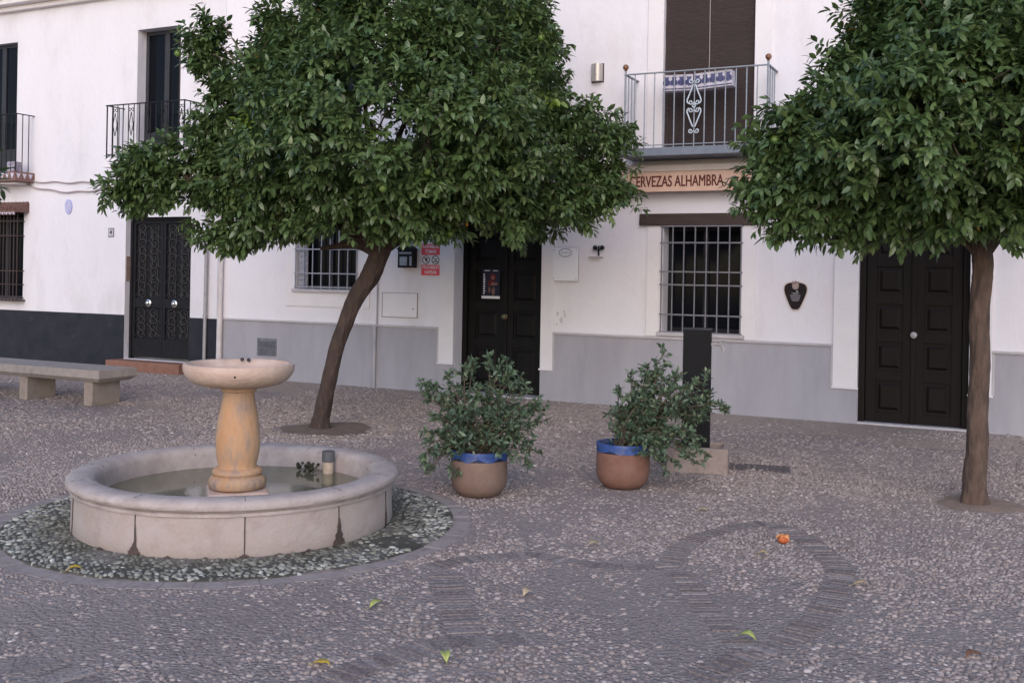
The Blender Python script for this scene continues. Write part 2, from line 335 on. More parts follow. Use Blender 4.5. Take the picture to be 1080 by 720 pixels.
def grid_pts(x0, x1, y0, y1, sp, j=.32):
    xs = np.arange(x0, x1, sp); ys = np.arange(y0, y1, sp*.87)
    X, Y = np.meshgrid(xs, ys); X = X+(np.arange(len(ys)) % 2)[:, None]*sp*.5
    X = X.ravel()+RNG.uniform(-j, j, X.size)*sp; Y = Y.ravel()+RNG.uniform(-j, j, Y.size)*sp
    return X, Y
TREE1 = G(338, 452); TREE2 = G(1028, 532)
X, Y = grid_pts(-7.4, 7.4, 2.9, 10.0, .0250); Xf, Yf = grid_pts(-9.5, 9.5, 10.0, 16.5, .036)
wd_ = (Xf-P0.x)*VN.x+(Yf-P0.y)*VN.y; kf = wd_ > .06; X = np.concatenate([X, Xf[kf]]); Y = np.concatenate([Y, Yf[kf]])
k = np.abs(X) < .53*Y+2.0; X, Y = X[k], Y[k]
rf = np.hypot(X-FC.x, Y-FC.y)
k = (rf > RR+.13) & (poly_dist(X, Y) > .006) & (np.hypot(X-TREE2.x, (Y-TREE2.y)) > .30) & (np.hypot(X-TREE1.x, Y-TREE1.y) > .46); X, Y, rf = X[k], Y[k], rf[k]
n = len(X); f1 = fld(X, Y, 2.2, 3); f2 = fld(X, Y, 7, 4); f3 = fld(X, Y, .9, 9)
rough_zone = np.exp(-(((X+.35)/.55)**2+((Y-6.0)/.35)**2))*1.2       # fresh open pebbles right of the fountain
smooth_zone = np.exp(-(((X+1.9)/1.25)**2+((Y-4.95)/.5)**2))*1.5       # worn mortar in front of the fountain
f4 = fld(X, Y, 1.3, 31)
sink = .0016+.0046*(f1*.9+f2*.6)+.0055*np.clip(f4, -.3, 2)+.0045*smooth_zone-.0065*rough_zone+RNG.normal(0, .0030, n)
ang = 1.2*fld(X, Y, 1.5, 5)+RNG.normal(0, .7, n)
sz = np.clip(RNG.lognormal(0, .22, n), .6, 1.5)*np.where(Y > 10, 1.3, 1)
pebbles('pebble_paving', X, Y, .0142*sz, 0.0088*sz*RNG.uniform(.8, 1.2, n), .0100*sz, -.0026-sink, ang,
        np.clip(RNG.beta(2, 2.6, n)+.06*f3+(RNG.random(n) > .985)*.3, 0, 1), M['pebble'])['kind'] = 'stuff'
# pebble ring round the fountain, over a dark mossy bed, with a smooth stone kerb band outside
M['ringbed'] = mat('ring_bed_mortar', (.085,.076,.062), .9, (.045,.043,.032), 7, 1, .006, 60, grunge=(.24,.205,.20), gscale=3, gthr=(.5,.68))
rb = MB(); rb.lathe([(.9, .009), (RR, .009), (RR, .002)], 96, FC, cap=False); tag(rb.build('ring_bed', M['ringbed']), kind='structure')
rk = MB()
NK = 56
for i in range(NK):
    a0, a1 = 2*math.pi*i/NK+.0016, 2*math.pi*(i+1)/NK-.0016; zt = .002+random.uniform(-.002, .003)
    ro_ = RR+.12+random.uniform(-.012,.012); c = [(RR, a0), (ro_, a0), (ro_, a1), (RR, a1)]
    bt = [(FC.x+r_*math.cos(a), FC.y+r_*math.sin(a), -.01) for r_, a in c]; tp = [(FC.x+r_*math.cos(a), FC.y+r_*math.sin(a), zt) for r_, a in c]
    rk.add(bt+tp, [(4,5,6,7),(0,1,5,4),(1,2,6,5),(2,3,7,6),(3,0,4,7)])
M['ringstone'] = mat('ring_kerb_stone', (.27,.222,.208), .85, (.34,.285,.268), 6, 1, .005, 45, grunge=(.15,.12,.112), gscale=9, gthr=(.5,.75))
tag(rk.build('stone_ring_band', M['ringstone'], bevel=.002), kind='structure')
X, Y = grid_pts(FC.x-1.5, FC.x+1.5, FC.y-1.5, FC.y+1.5, .034, .3); rf = np.hypot(X-FC.x, Y-FC.y)
patch = (np.hypot(X-(FC.x+1.13), (Y-(FC.y-.55))*1.3) < .2)
k = (rf > FR-.02) & (rf < RR-.008) & ~(patch & (RNG.random(len(X)) < .8)); X, Y, rf = X[k], Y[k], rf[k]; n = len(X)
sz = RNG.uniform(.75, 1.2, n); an = np.arctan2(Y-FC.y, X-FC.x)
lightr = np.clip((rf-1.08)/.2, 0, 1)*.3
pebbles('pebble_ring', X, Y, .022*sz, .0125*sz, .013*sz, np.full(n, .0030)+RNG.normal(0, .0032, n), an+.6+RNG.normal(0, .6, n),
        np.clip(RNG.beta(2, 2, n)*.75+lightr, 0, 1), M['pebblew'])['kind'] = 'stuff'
# bricks on edge
bv = []; bq = []; brn = []
def brick(c, d, nrm, l, wd, z):
    o = len(bv)
    for zz in (-.02, z):
        for (i, j) in ((-1,-1),(1,-1),(1,1),(-1,1)):
            sh = .92 if zz > 0 else 1
            q = c+d*(i*wd*.5*sh)+nrm*(j*l*.5*sh); bv.append((q.x, q.y, zz))
    bq.extend([(o+4,o+5,o+6,o+7),(o,o+1,o+5,o+4),(o+1,o+2,o+6,o+5),(o+2,o+3,o+7,o+6),(o+3,o,o+4,o+7)])
    brn.extend([random.random()**1.4]*8)
for q, hw in bands:
    acc = 0; nxt = .02
    for i in range(len(q)-1):
        seg = q[i+1]-q[i]; L_ = seg.length
        if L_ < 1e-6: continue
        d = seg/L_; nrm = Vector((-d.y, d.x, 0))
        while nxt < acc+L_:
            c = q[i]+d*(nxt-acc)
            dd = (d+nrm*random.uniform(-.03, .03)).normalized(); nn = Vector((-dd.y, dd.x, 0))
            if (c-FC).length > RR+.2 and not (random.random() < .10): brick(c+nrm*random.uniform(-.008, .008), dd, nn, 2*hw*random.uniform(.78, 1.0), .031+random.uniform(-.006,.003), .0032+random.uniform(-.0035, .0035))
            nxt += .042
        acc += L_
bo = fast_mesh('brick_band', np.array(bv), np.zeros((0, 3), int), np.array(bq), M['brick'], rnd=brn, smooth=False); bo['kind'] = 'structure'
# tree pits
def pit(c, r, m_, name='tree_pit'):
    s = MB(); n = 40; vs = [(c.x, c.y, .012)]
    for ring, (q, z) in enumerate(((.5, .016), (1.0, .008), (1.1, .001))):
        for j in range(n):
            a = 2*math.pi*j/n; w_ = 1+.09*math.sin(3*a+c.x)+.05*math.sin(7*a)
            vs.append((c.x+r*q*w_*math.cos(a), c.y+r*q*w_*math.sin(a), z))
    fs = [(0, 1+j, 1+(j+1) % n) for j in range(n)]
    for k_ in range(2): fs += [(1+k_*n+j, 1+(k_+1)*n+j, 1+(k_+1)*n+(j+1) % n, 1+k_*n+(j+1) % n) for j in range(n)]
    s.add(vs, fs); tag(s.build(name, m_, smooth=True), kind='structure')
M['soilp'] = mat('dry_soil', (.17,.12,.095), .95, (.11,.08,.065), 9, 1, .01, 40, grunge=(.22,.16,.12), gscale=20, gthr=(.5,.7))
pit(Vector((TREE1.x+.1, TREE1.y, 0)), .43, M['soilp']); pit(Vector((TREE2.x+.05, TREE2.y+.02, 0)), .27, mat('dusty_soil', (.27,.195,.15), .95, (.20,.15,.125), 6, 1, .008, 60, grunge=(.15,.11,.09), gscale=16, gthr=(.5,.7)))
kr = MB()      # worn stone ring kerb round the pit
for i in range(26):
    a0, a1 = 2*math.pi*i/26+.02, 2*math.pi*(i+1)/26-.02; cx_, cy_ = TREE1.x+.1, TREE1.y
    zt = .005+random.uniform(0, .008); cc = [(.60, a0), (.70, a0), (.70, a1), (.60, a1)]
    kr.add([(cx_+r_*math.cos(a), cy_+r_*math.sin(a), -.01) for r_, a in cc]+[(cx_+r_*math.cos(a), cy_+r_*math.sin(a), zt) for r_, a in cc],
           [(4,5,6,7),(0,1,5,4),(1,2,6,5),(2,3,7,6),(3,0,4,7)])
tag(kr.build('pit_kerb', M['sidewalk'], bevel=.006), kind='structure')

# ------------------------------------------------------------------ houses
def facade(mb, u0, u1, z0, z1, holes, dep=.3, mi=0):
    xs = sorted(set([u0, u1]+[h[0] for h in holes]+[h[1] for h in holes])); zs = sorted(set([z0, z1]+[h[2] for h in holes]+[h[3] for h in holes]))
    for i in range(len(xs)-1):
        for j in range(len(zs)-1):
            mx, mz = (xs[i]+xs[i+1])/2, (zs[j]+zs[j+1])/2
            if any(h[0] < mx < h[1] and h[2] < mz < h[3] for h in holes): continue
            mb.quad((xs[i],0,zs[j]), (xs[i+1],0,zs[j]), (xs[i+1],0,zs[j+1]), (xs[i],0,zs[j+1]), mi)
    for (a, b, c, d) in [h[:4] for h in holes]:
        mb.quad((a,0,c), (a,0,d), (a,dep,d), (a,dep,c), mi); mb.quad((b,0,d), (b,0,c), (b,dep,c), (b,dep,d), mi)
        mb.quad((a,0,d), (b,0,d), (b,dep,d), (a,dep,d), mi); mb.quad((a,0,c), (a,dep,c), (b,dep,c), (b,0,c), mi)
        mb.quad((a,dep,c), (a,dep,d), (b,dep,d), (b,dep,c), mi)
def shell(mb, u0, u1, z1, D=7.0):
    mb.quad((u0,0,0), (u0,0,z1), (u0,D,z1), (u0,D,0)); mb.quad((u1,0,0), (u1,D,0), (u1,D,z1), (u1,0,z1))
    mb.quad((u0,D,0), (u0,D,z1), (u1,D,z1), (u1,D,0)); mb.quad((u0,0,z1), (u1,0,z1), (u1,D,z1), (u0,D,z1))
def tile_roof(u0, u1, z, D=7.0, over=.3):
    s = MB(); nU = int((u1-u0)/.24)
    s.add([(u0,-over,z), (u1,-over,z), (u1,D/2,z+1.3), (u0,D/2,z+1.3), (u0,D+over,z), (u1,D+over,z)], [(0,1,2,3), (3,2,5,4)])
    for i in range(nU):
        x = u0+(i+.5)*(u1-u0)/nU; s.tube([(x,-over-.03,z+.02), (x,D/2,z+1.33)], .07, 6)
    return s
def panel_leaf(mb, x0, x1, y, z0, z1, rows, fr=.11, th=.05):
    """door leaf standing at depth y: slab plus stiles, rails and raised field panels"""
    mb.box(x0, x1, y+.02, y+th, z0, z1)
    fr_ = fr; mb.box(x0, x0+fr_, y, y+.02, z0, z1); mb.box(x1-fr_, x1, y, y+.02, z0, z1)
    n = len(rows)-1; zz = [z0+(z1-z0)*r_ for r_ in rows]
    for i in range(n+1):
        hh = fr_*.5; a, b = zz[i]-hh, zz[i]+hh
        if i == 0: a, b = z0, z0+fr_
        if i == n: a, b = z1-fr_, z1
        mb.box(x0+fr_, x1-fr_, y, y+.0195, a, b)
    for i in range(n):
        a = zz[i]+(fr_ if i == 0 else fr_*.5)+.035; b = zz[i+1]-(fr_ if i == n-1 else fr_*.5)-.035
        xa, xb = x0+fr_+.03, x1-fr_-.03
        mb.add([(xa,y+.02,a),(xb,y+.02,a),(xb,y+.02,b),(xa,y+.02,b),(xa+.03,y+.002,a+.03),(xb-.03,y+.002,a+.03),(xb-.03,y+.002,b-.03),(xa+.03,y+.002,b-.03)],
               [(4,5,6,7),(0,1,5,4),(1,2,6,5),(2,3,7,6),(3,0,4,7)])
def scroll(cx, cz, r, turns, a0, sgn, y, n=22, grow=.25):
    return [(cx+r*(grow+(1-grow)*i/n)*math.cos(a0+sgn*2*math.pi*turns*(1-i/n)), y, cz+r*(grow+(1-grow)*i/n)*math.sin(a0+sgn*2*math.pi*turns*(1-i/n))) for i in range(n+1)]
def glass_part(parent, x0, x1, y, z0, z1):
    s = MB(); s.box(x0, x1, y, y+.006, z0, z1); return s.build('pane', M['glass'], parent)

# ===== the bar house (right)
bar = thing('whitewashed_house', 'white rendered house with grey skirting, two black panelled doors and beige awning sign', 'house', P0, WROT)
B0, B1, BZ = -5.515, 9.0, 6.9
D1 = (-1.43, -.13, 0, 2.35); D2 = (3.83, 4.99, 0, 2.35); W1 = (1.508, 2.474, .955, 2.266); W0 = (-4.09, -3.03, 1.37, 2.45)
BD = (1.47, 2.60, 3.17, 5.55); UW = (-1.30, -.22, 3.9, 5.6); UW2 = (-4.1, -3.0, 3.17, 5.5); UW3 = (4.9, 5.9, 3.17, 5.5); W3 = (6.6, 7.6, .955, 2.266)
s = MB(); facade(s, B0, B1, 0, BZ, [D1, D2, W1, W0, BD, UW, UW2, UW3, W3], .30); shell(s, B0, B1, BZ)
s.build('wall', M['plaster'], bar)
rf_ = tile_roof(B0, B1, BZ+.02).build('roof', M['roof'], bar)
s = MB(); s.box(B0, B1, -.22, 0, BZ-.02, BZ+.08); s.box(B0, B1, -.12, 0, BZ-.14, BZ-.02); s.build('cornice', M['trimw'], bar, bevel=.01)
# pilasters / raised surrounds
for (a, b, c, d) in ((-1.66, -1.43, -.13, .045), (3.56, 3.83, 4.99, 5.22)):
    s = MB(); s.prism([(a,.418),(b,.418),(b,2.352),(c,2.352),(c,.418),(d,.418),(d,2.62),(a,2.62)], -.028, 0); o = s.build('door_surround', M['trimw'], bar, bevel=.004)
    for (x0, x1) in ((a, b), (c, d)):
        s = MB(); s.box(x0-.012, x1+.012, -.045, 0, .395, .4175); s.build('ledge', M['trimw'], o, bevel=.003)
for (a, b, w_) in ((1.302, 2.66, W1), (6.4, 7.8, W3)):
    for (x0, x1) in ((a, w_[0]), (w_[1], b)):
        s = MB(); s.box(x0, x1, -.018, 0, .90, 2.266); s.build('window_surround', M['trimw'], bar, bevel=.004)
s = MB(); a, b, c, d = W0; s.prism([(-4.285,1.12),(-2.805,1.12),(-2.805,2.62),(-4.285,2.62),(-4.285,c),(a,c),(a,d),(b,d),(b,c),(-4.285,c)][:0] or [(-4.285,1.12),(-2.805,1.12),(-2.805,c),(-4.285,c)], -.018, 0)
s.prism([(-4.285,c),(a,c),(a,d),(b,d),(b,c),(-2.805,c),(-2.805,2.62),(-4.285,2.62)], -.018, 0); s.build('window_surround', M['trimw'], bar)
s = MB(); s.prism([(1.268,3.17),(1.47,3.17),(1.47,5.55),(2.60,5.55),(2.60,3.17),(2.80,3.17),(2.80,5.8),(1.268,5.8)], -.022, 0); s.build('window_surround', M['trimw'], bar, bevel=.004)
# skirting
s = MB(); segs = [(B0+.06, -1.66, .87), (-1.66, -1.43, .395), (-.13, .045, .395), (.045, 3.56, .87), (3.56, 3.83, .395), (4.99, 5.22, .395), (5.22, B1, .87)]
for a, b, h in segs: s.box(a, b, -.02, 0, 0, h)
s.build('skirting', M['skirt'], bar)
s = MB()
for a, b, h in segs:
    if h > .5: s.box(a, b, -.042, -.0005, h, h+.028)
s.box(-1.685, -1.66, -.03, -.0005, .418, .87); s.box(.045, .07, -.03, -.0005, .418, .87); s.box(3.535, 3.56, -.03, -.0005, .418, .87); s.box(5.22, 5.245, -.03, -.0005, .418, .87)
s.build('skirting_cap', M['cap'], bar, bevel=.004)
# vertical joints in the skirting slabs are in its own mesh colour; plaster scars below the menu board
s = MB()
for (cx_, cz_, rx, rz_) in ((.10,1.135,.022,.035), (.155,1.05,.024,.05), (.20,1.12,.018,.038), (.085,1.0,.012,.02), (.19,1.165,.013,.02)):
    n_ = 12; s.prism([(cx_+rx*math.cos(6.283*i/n_)*random.uniform(.7,1.1), cz_+rz_*math.sin(6.283*i/n_)*random.uniform(.7,1.1)) for i in range(n_)], -.003, .001)
s.build('plaster_scar', M['scar'] if 'scar' in M else mat('scar_plaster', (.52,.47,.48), .9, (.60,.55,.56), 30, 1), bar)
# doors
def double_door(parent, d, dep, m, rows, knob_z, knob_m, threshold=True):
    a, b, z0, z1 = d; fr = MB(); jt = .07
    fr.box(a, a+jt, dep-.04, dep+.06, 0, z1); fr.box(b-jt, b, dep-.04, dep+.06, 0, z1); fr.box(a+jt, b-jt, dep-.04, dep+.06, z1-jt, z1)
    door = fr.build('door', m, parent, bevel=.004)
    mid = (a+b)/2
    for (x0, x1) in ((a+jt+.004, mid-.003), (mid+.003, b-jt-.004)):
        q = MB(); panel_leaf(q, x0, x1, dep, .03, z1-jt-.004, rows); q.build('door_leaf', m, door, bevel=.003)
    q = MB(); q.box(mid-.025, mid+.025, dep-.018, dep-.0005, .03, z1-jt); q.build('astragal', m, door, bevel=.006)
    q = MB(); q.lathe([(.036,0),(.036,.008),(.014,.012),(.014,.04),(.03,.05),(.03,.06),(.0,.066)], 18)
    q.v = [(mid+.005+x, dep-.02-z, knob_z+y) for x, y, z in q.v]; q.build('knob', knob_m, door, smooth=True)
    if threshold:
        q = MB(); q.box(a, b, -.02, dep+.05, 0, .028); q.build('threshold', M['cap'], door, bevel=.004)
    return door
M['knobdark'] = mat('aged_brass', (.16,.13,.08), .4, metal=.8)
double_door(bar, D1, .26, M['blackwood'], [0, .30, .52, .76, 1], 1.06, M['knobdark'])
double_door(bar, D2, .10, M['brownwood'], [0, .235, .43, .62, .81, 1], 1.03, M['metalgrey'])
# window with grille (right of the door)
def casement(parent, w_, dep, m=None, mull=1, sill=True, bars=None, grm=None, hz=None, gout=.03, pm=None):
    a, b, z0, z1 = w_; m = m or M['iron']; t = .055; q = MB()
    q.box(a, a+t, dep-.03, dep+.03, z0, z1); q.box(b-t, b, dep-.03, dep+.03, z0, z1); q.box(a+t, b-t, dep-.03, dep+.03, z0, z0+t); q.box(a+t, b-t, dep-.03, dep+.03, z1-t, z1)
    for i in range(mull):
        x = a+(b-a)*(i+1)/(mull+1); q.box(x-.035, x+.035, dep-.032, dep+.028, z0+t, z1-t)
    win = q.build('window', m, parent, bevel=.004)
    for i in range(mull+1):
        xa = a+(b-a)*i/(mull+1)+(t if i == 0 else .035); xb = a+(b-a)*(i+1)/(mull+1)-(t if i == mull else .035)
        glass_part(win, xa, xb, dep, z0+t, z1-t)
    if sill:
        q = MB(); q.box(a-.06, b+.06, -.055, .0, z0-.045, z0); q.build('sill', M['cap'], win, bevel=.006)
    if bars:
        q = MB()
        for i in range(bars):
            x = a-.01+(b-a+.02)*i/(bars-1); q.box(x-.007, x+.007, -gout-.007, -gout+.007, z0+.0, z1-.0)
        for z in hz: q.box(a-.03, b+.03, -gout-.0125, -gout-.0075, z-.009, z+.009); q.box(a-.03, a-.018, -gout, .0, z-.007, z+.007); q.box(b+.018, b+.03, -gout, .0, z-.007, z+.007)
        q.build('grille', grm, win)
    return win
win = casement(bar, W1, .24, M['iron'], 1, True, 8, M['irongrille'] if 'irongrille' in M else mat('grille_grey', (.14,.14,.165), .5, (.20,.195,.215), 20, 1), [.962, 1.175, 1.54, 1.70, 2.055, 2.258])
# net curtain halves and objects behind the glass read as pale streaks
win0 = casement(bar, W0, .13, M['irondark'], 1, True, 8, M['shutter'], [1.40, 1.60, 1.95, 2.30])
q = MB(); q.box(W0[0]+.004, W0[0]+.17, .02, .045, W0[2]+.01, W0[3]-.01); 
for i in range(12): q.box(W0[0]+.03, W0[0]+.15, .008, .02, W0[2]+.05+i*.085, W0[2]+.105+i*.085)
q.build('shutter', M['shutter'], win0, bevel=.003)
casement(bar, W3, .24, M['iron'], 1, True, 8, M['shutter'], [.962, 1.175, 1.54, 1.70, 2.055, 2.258])
casement(bar, UW, .2, M['irondark'], 1, True); casement(bar, UW2, .2, M['irondark'], 1, False); casement(bar, UW3, .2, M['irondark'], 1, False)
s = MB(); s.box(1.205, 2.77, -.05, .0, 2.268, 2.412); s.build('lintel', M['beam'], bar, bevel=.006)
# balcony door with roller blind
q = MB(); a, b, z0, z1 = BD
q.box(a, a+.06, .2, .27, z0, z1); q.box(b-.06, b, .2, .27, z0, z1); q.box((a+b)/2-.04, (a+b)/2+.04, .198, .26, z0, z1); q.box(a+.06, b-.06, .2, .26, z0, z0+.35)
bdoor = q.build('balcony_door', M['blackwood'], bar, bevel=.004); glass_part(bdoor, a+.06, b-.06, .24, z0+.35, z1)
q = MB(); nsl = 150; 
for i in range(nsl):
    z = z1-.01-(z1-z0-.06)*i/nsl; zz = (z1-z0-.06)/nsl
    yo = .045+.006*math.sin(i*.21)+random.uniform(-.0015, .0015)
    q.box(a+.012, b-.012, yo, yo+.008, z-zz*.86, z)
bl = q.build('roller_blind', M['blind'], bdoor)
q = MB(); q.tube([((a+b)/2, .03, z1), ((a+b)/2+.003, .032, 4.3), ((a+b)/2, .033, 3.95)], .005, 6)
q.build('cord', M['cable'], bdoor)
for xx in (a+.28, b-.28):
    pass
def baluster_bar(x, y, z0, z1, r_=.0075):
    q = MB(); q.tube([(x, y, z0), (x, y, z1)], r_, 8); return q
# grey balcony (bar house)
bu0, bu1, bo_, sz0, sz1, rz = 1.14, 2.86, .45, 3.07, 3.17, 4.075
q = MB(); q.box(bu0-.05, bu1+.05, -bo_-.05, 0, sz0, sz1); bal = q.build('balcony', M['slab'], bar, bevel=.008)
q = MB(); q.box(bu0-.01, bu1+.01, -bo_-.02, -bo_+.02, rz-.012, rz); q.box(bu0-.018, bu0+.018, -bo_+.02, 0, rz-.012, rz); q.box(bu1-.018, bu1+.018, -bo_+.02, 0, rz-.012, rz)
q.build('top_rail', M['irongrey'], bal)
q = MB(); q.box(bu0-.01, bu1+.01, -bo_-.012, -bo_+.012, 3.20, 3.21); q.build('bottom_rail', M['irongrey'], bal)
proto = None; nb = 14
xs_ = [(bu0+(bu1-bu0)*i/nb, -bo_) for i in range(1, nb)]+[(bu0, -bo_*t) for t in (.25, .5, .75)]+[(bu1, -bo_*t) for t in (.25, .5, .75)]
for (x, y) in xs_:
    if proto is None: proto = baluster_bar(0, 0, sz1, rz-.012).build('baluster', M['irongrey'], bal); c = proto
    else: c = proto.copy(); C.objects.link(c); c.parent = bal
    c.location = (x, y, 0)
for x in (bu0, bu1):
    q = MB(); q.tube([(x, -bo_, sz1), (x, -bo_, rz+.05)], .013, 10); q.build('corner_post', M['irongrey'], bal, smooth=True)
    q = MB(); q.ball((x, -bo_, rz+.085), .036, 10); q.lathe([(.012,0),(.02,.012),(.012,.02)], 12, (x, -bo_, rz+.035)); q.build('finial', M['copper'], bal, smooth=True)
q = MB(); cx_ = 2.0; yy = -bo_-.012
for sg in (-1, 1):
    top, mid_, bot = 3.93, 3.655, 3.37
    q.tube([(cx_+sg*.012, yy, top-.03), (cx_+sg*.05, yy, 3.80), (cx_+sg*.083, yy, 3.72), (cx_+sg*.082, yy, 3.69), (cx_+sg*.06, yy, 3.672)], .0085, 8)
    q.tube([(cx_+sg*.012, yy, bot+.03), (cx_+sg*.05, yy, 3.49), (cx_+sg*.083, yy, 3.575), (cx_+sg*.082, yy, 3.60), (cx_+sg*.06, yy, 3.622)], .0085, 8)
    for (zc, a0, r_) in ((3.94, 1.57, .030), (3.69, -.4, .030), (3.60, .4, .030), (3.355, -1.57, .030)):
        q.tube([(cx_+sg*(x-0)+sg*.038, y_, z_) for (x, y_, z_) in scroll(0, zc, r_, 1.1, math.pi if True else 0, 1, yy)], .0075, 6)
    q.tube([(cx_, yy, 3.62), (cx_+sg*.02, yy, 3.645), (cx_, yy, 3.67)], .008, 6)
q.build('scroll_ornament', mat('pale_scroll_iron', (.50,.56,.62), .5), bal, smooth=True)
# pipes, vent, meter hatch
q = MB(); q.tube([(-2.685, -.045, 0), (-2.685, -.045, .86)], .022, 10); q.tube([(-2.67, -.02, .86), (-2.66, -.02, 3.9)], .012, 8); q.box(-2.715, -2.655, -.07, -.02, .84, .88); q.build('conduit', M['pipegrey'] if 'pipegrey' in M else mat('conduit_grey', (.36,.35,.39), .6, (.46,.43,.46), 8, 1), bar)
q = MB(); q.box(-4.79, -4.43, -.03, -.02, .36, .62)
for i in range(9): z = .385+i*.026; q.add([(-4.775,-.031,z),(-4.445,-.031,z),(-4.445,-.05,z-.014),(-4.775,-.05,z-.014),(-4.775,-.031,z-.006),(-4.445,-.031,z-.006)], [(0,1,2,3),(3,2,5,4)])
q.build('vent_grille', mat('vent_dark', (.10,.10,.12), .6, (.3,.3,.33), 9, .6), bar)
q = MB(); q.box(-2.585, -2.02, -.012, 0, 1.012, 1.345); q.build('meter_hatch', M['trimw'], bar, bevel=.004)
q = MB(); 
for (a_, b_, c_, d_) in ((-2.59,-2.015,1.345,1.352),(-2.59,-2.015,1.004,1.012),(-2.594,-2.586,1.004,1.352),(-2.019,-2.011,1.004,1.352)): q.box(a_, b_, -.0135, 0, c_, d_)
q.ball((-2.08, -.014, 1.13), .012, 6); q.build('hatch_joint', M['joint'] if 'joint' in M else mat('hatch_joint', (.30,.25,.26), .8), bar)
# ===== left house
lh = thing('whitewashed_house', 'white rendered house with dark blue grey skirting and ornate iron door beside a bench', 'house', P0, WROT)
A0, A1, AZ = -17.5, -5.52, 6.05
D4 = (-7.54, -6.15, .17, 2.45); LB = (-11.08, -10.16, 3.27, 5.5); B2 = (-7.35, -6.43, 3.42, 5.46); LW = (-10.98, -9.93, 1.06, 2.59)
s = MB(); facade(s, A0, A1, 0, AZ, [D4, LB, B2, LW], .28); shell(s, A0, A1, AZ); s.build('wall', M['plaster2'], lh)
tile_roof(A0, A1, AZ+.17).build('roof', M['roof'], lh)
s = MB(); s.box(A0, A1, -.10, 0, AZ-.03, AZ+.05); s.box(A0, A1, -.24, 0, AZ+.05, AZ+.15); s.build('cornice', M['trimw'], lh, bevel=.012)
s = MB()
for a, b in ((A0, D4[0]), (D4[1], A1+.02)): s.box(a, b, -.018, 0, 0, .875)
s.box(D4[0], D4[1], -.0, .02, 0, .16); s.build('skirting', M['skirtd'], lh, bevel=.004)
s = MB(); s.box(-7.62, -6.08, -.30, .12, 0, .165); s.build('doorstep', M['step'], lh, bevel=.01)
# ornate iron door
a, b, z0, z1 = D4; dep = .14; q = MB(); t = .05
q.box(a, a+t, dep-.04, dep+.04, z0, z1); q.box(b-t, b, dep-.04, dep+.04, z0, z1); q.box(a+t, b-t, dep-.04, dep+.04, z1-t, z1); door = q.build('door', M['iron'], lh)
mid = (a+b)/2
for (x0, x1) in ((a+t, mid-.004), (mid+.004, b-t)):
    q = MB(); q.box(x0, x1, dep+.018, dep+.03, z0+.03, z1-t)                       # backing sheet
    for (xa, xb, za, zb) in ((x0, x0+.05, z0+.03, z1-t), (x1-.05, x1, z0+.03, z1-t), (x0+.05, x1-.05, z0+.03, z0+.33), (x0+.05, x1-.05, z0+.83, z0+.98), (x0+.05, x1-.05, z1-t-.05, z1-t)):
        q.box(xa, xb, dep-.018, dep+.018, za, zb)
    leaf = q.build('door_leaf', M['iron'], door, bevel=.003)
    q = MB(); ca, cb = x0+.05, x1-.05; wd = cb-ca
    for (za, zb, rows) in ((z0+.36, z0+.80, 2), (z0+1.0, z1-t-.07, 5)):
        for i in range(4):
            x = ca+wd*(i+.5)/4
            pts = [(x+.012*math.sin(k*1.7+i), dep-.004, za+(zb-za)*k/14) for k in range(15)]; q.tube(pts, .006, 5)
        for r_ in range(rows):
            zc = za+(zb-za)*(r_+.5)/rows; hh = (zb-za)/rows
            for sg in (-1, 1):
                xc = (ca+cb)/2+sg*wd*.23
                q.tube([(xc+(p[0])*sg, p[1], zc+hh*.2+p[2]) for p in scroll(0, 0, wd*.17, 1.3, 0, 1, dep-.012, 14)], .006, 5)
                q.tube([(xc-(p[0])*sg, p[1], zc-hh*.22-p[2]) for p in scroll(0, 0, wd*.15, 1.3, 0, 1, dep-.012, 14)], .006, 5)
            q.tube([(ca, dep-.008, zc-hh*.45), ((ca+cb)/2, dep-.012, zc+hh*.45), (cb, dep-.008, zc-hh*.45)], .005, 5)
    q.build('scrollwork', mat('worn_iron', (.028,.026,.028), .5, (.06,.055,.055), 30, 1, spec=.3), leaf)
    q = MB(); xk = x0+(x1-x0)*(.55 if x0 < mid-.1 else .4); q.lathe([(.055,0),(.06,.01),(.04,.02),(.03,.045),(.012,.055),(0,.056)], 20)
    q.v = [(xk+x, dep-.02-z, z0+.905+y) for x, y, z in q.v]; q.build('knob', M['chrome'], leaf, smooth=True)
q = MB(); q.box(a-.002, a+.012, .015, .10, 1.42, 1.82); q.build('intercom', mat('intercom_brown', (.22,.15,.12), .5, (.32,.24,.2), 20, 1), lh)
# balcony doors (left house)
def french(parent, d, dep, m):
    a, b, z0, z1 = d; q = MB(); t = .06
    q.box(a, a+t, dep, dep+.05, z0, z1); q.box(b-t, b, dep, dep+.05, z0, z1); q.box(a+t, b-t, dep, dep+.05, z1-t, z1); q.box(a+t, b-t, dep, dep+.05, z0, z0+.4)
    mm = (a+b)/2; q.box(mm-.05, mm+.05, dep-.004, dep+.05, z0+.4, z1-t); d_ = q.build('balcony_door', m, parent, bevel=.004)
    glass_part(d_, a+t, mm-.05, dep+.02, z0+.4, z1-t); glass_part(d_, mm+.05, b-t, dep+.02, z0+.4, z1-t); return d_
dB = french(lh, B2, .18, M['irondark']); q = MB(); q.box(B2[1]-.06, B2[1]-.012, .03, .18, B2[2]+.02, B2[3]-.02); q.build('shutter', M['beam'], dB, bevel=.003)
dL = french(lh, LB, .10, M['irondark'])
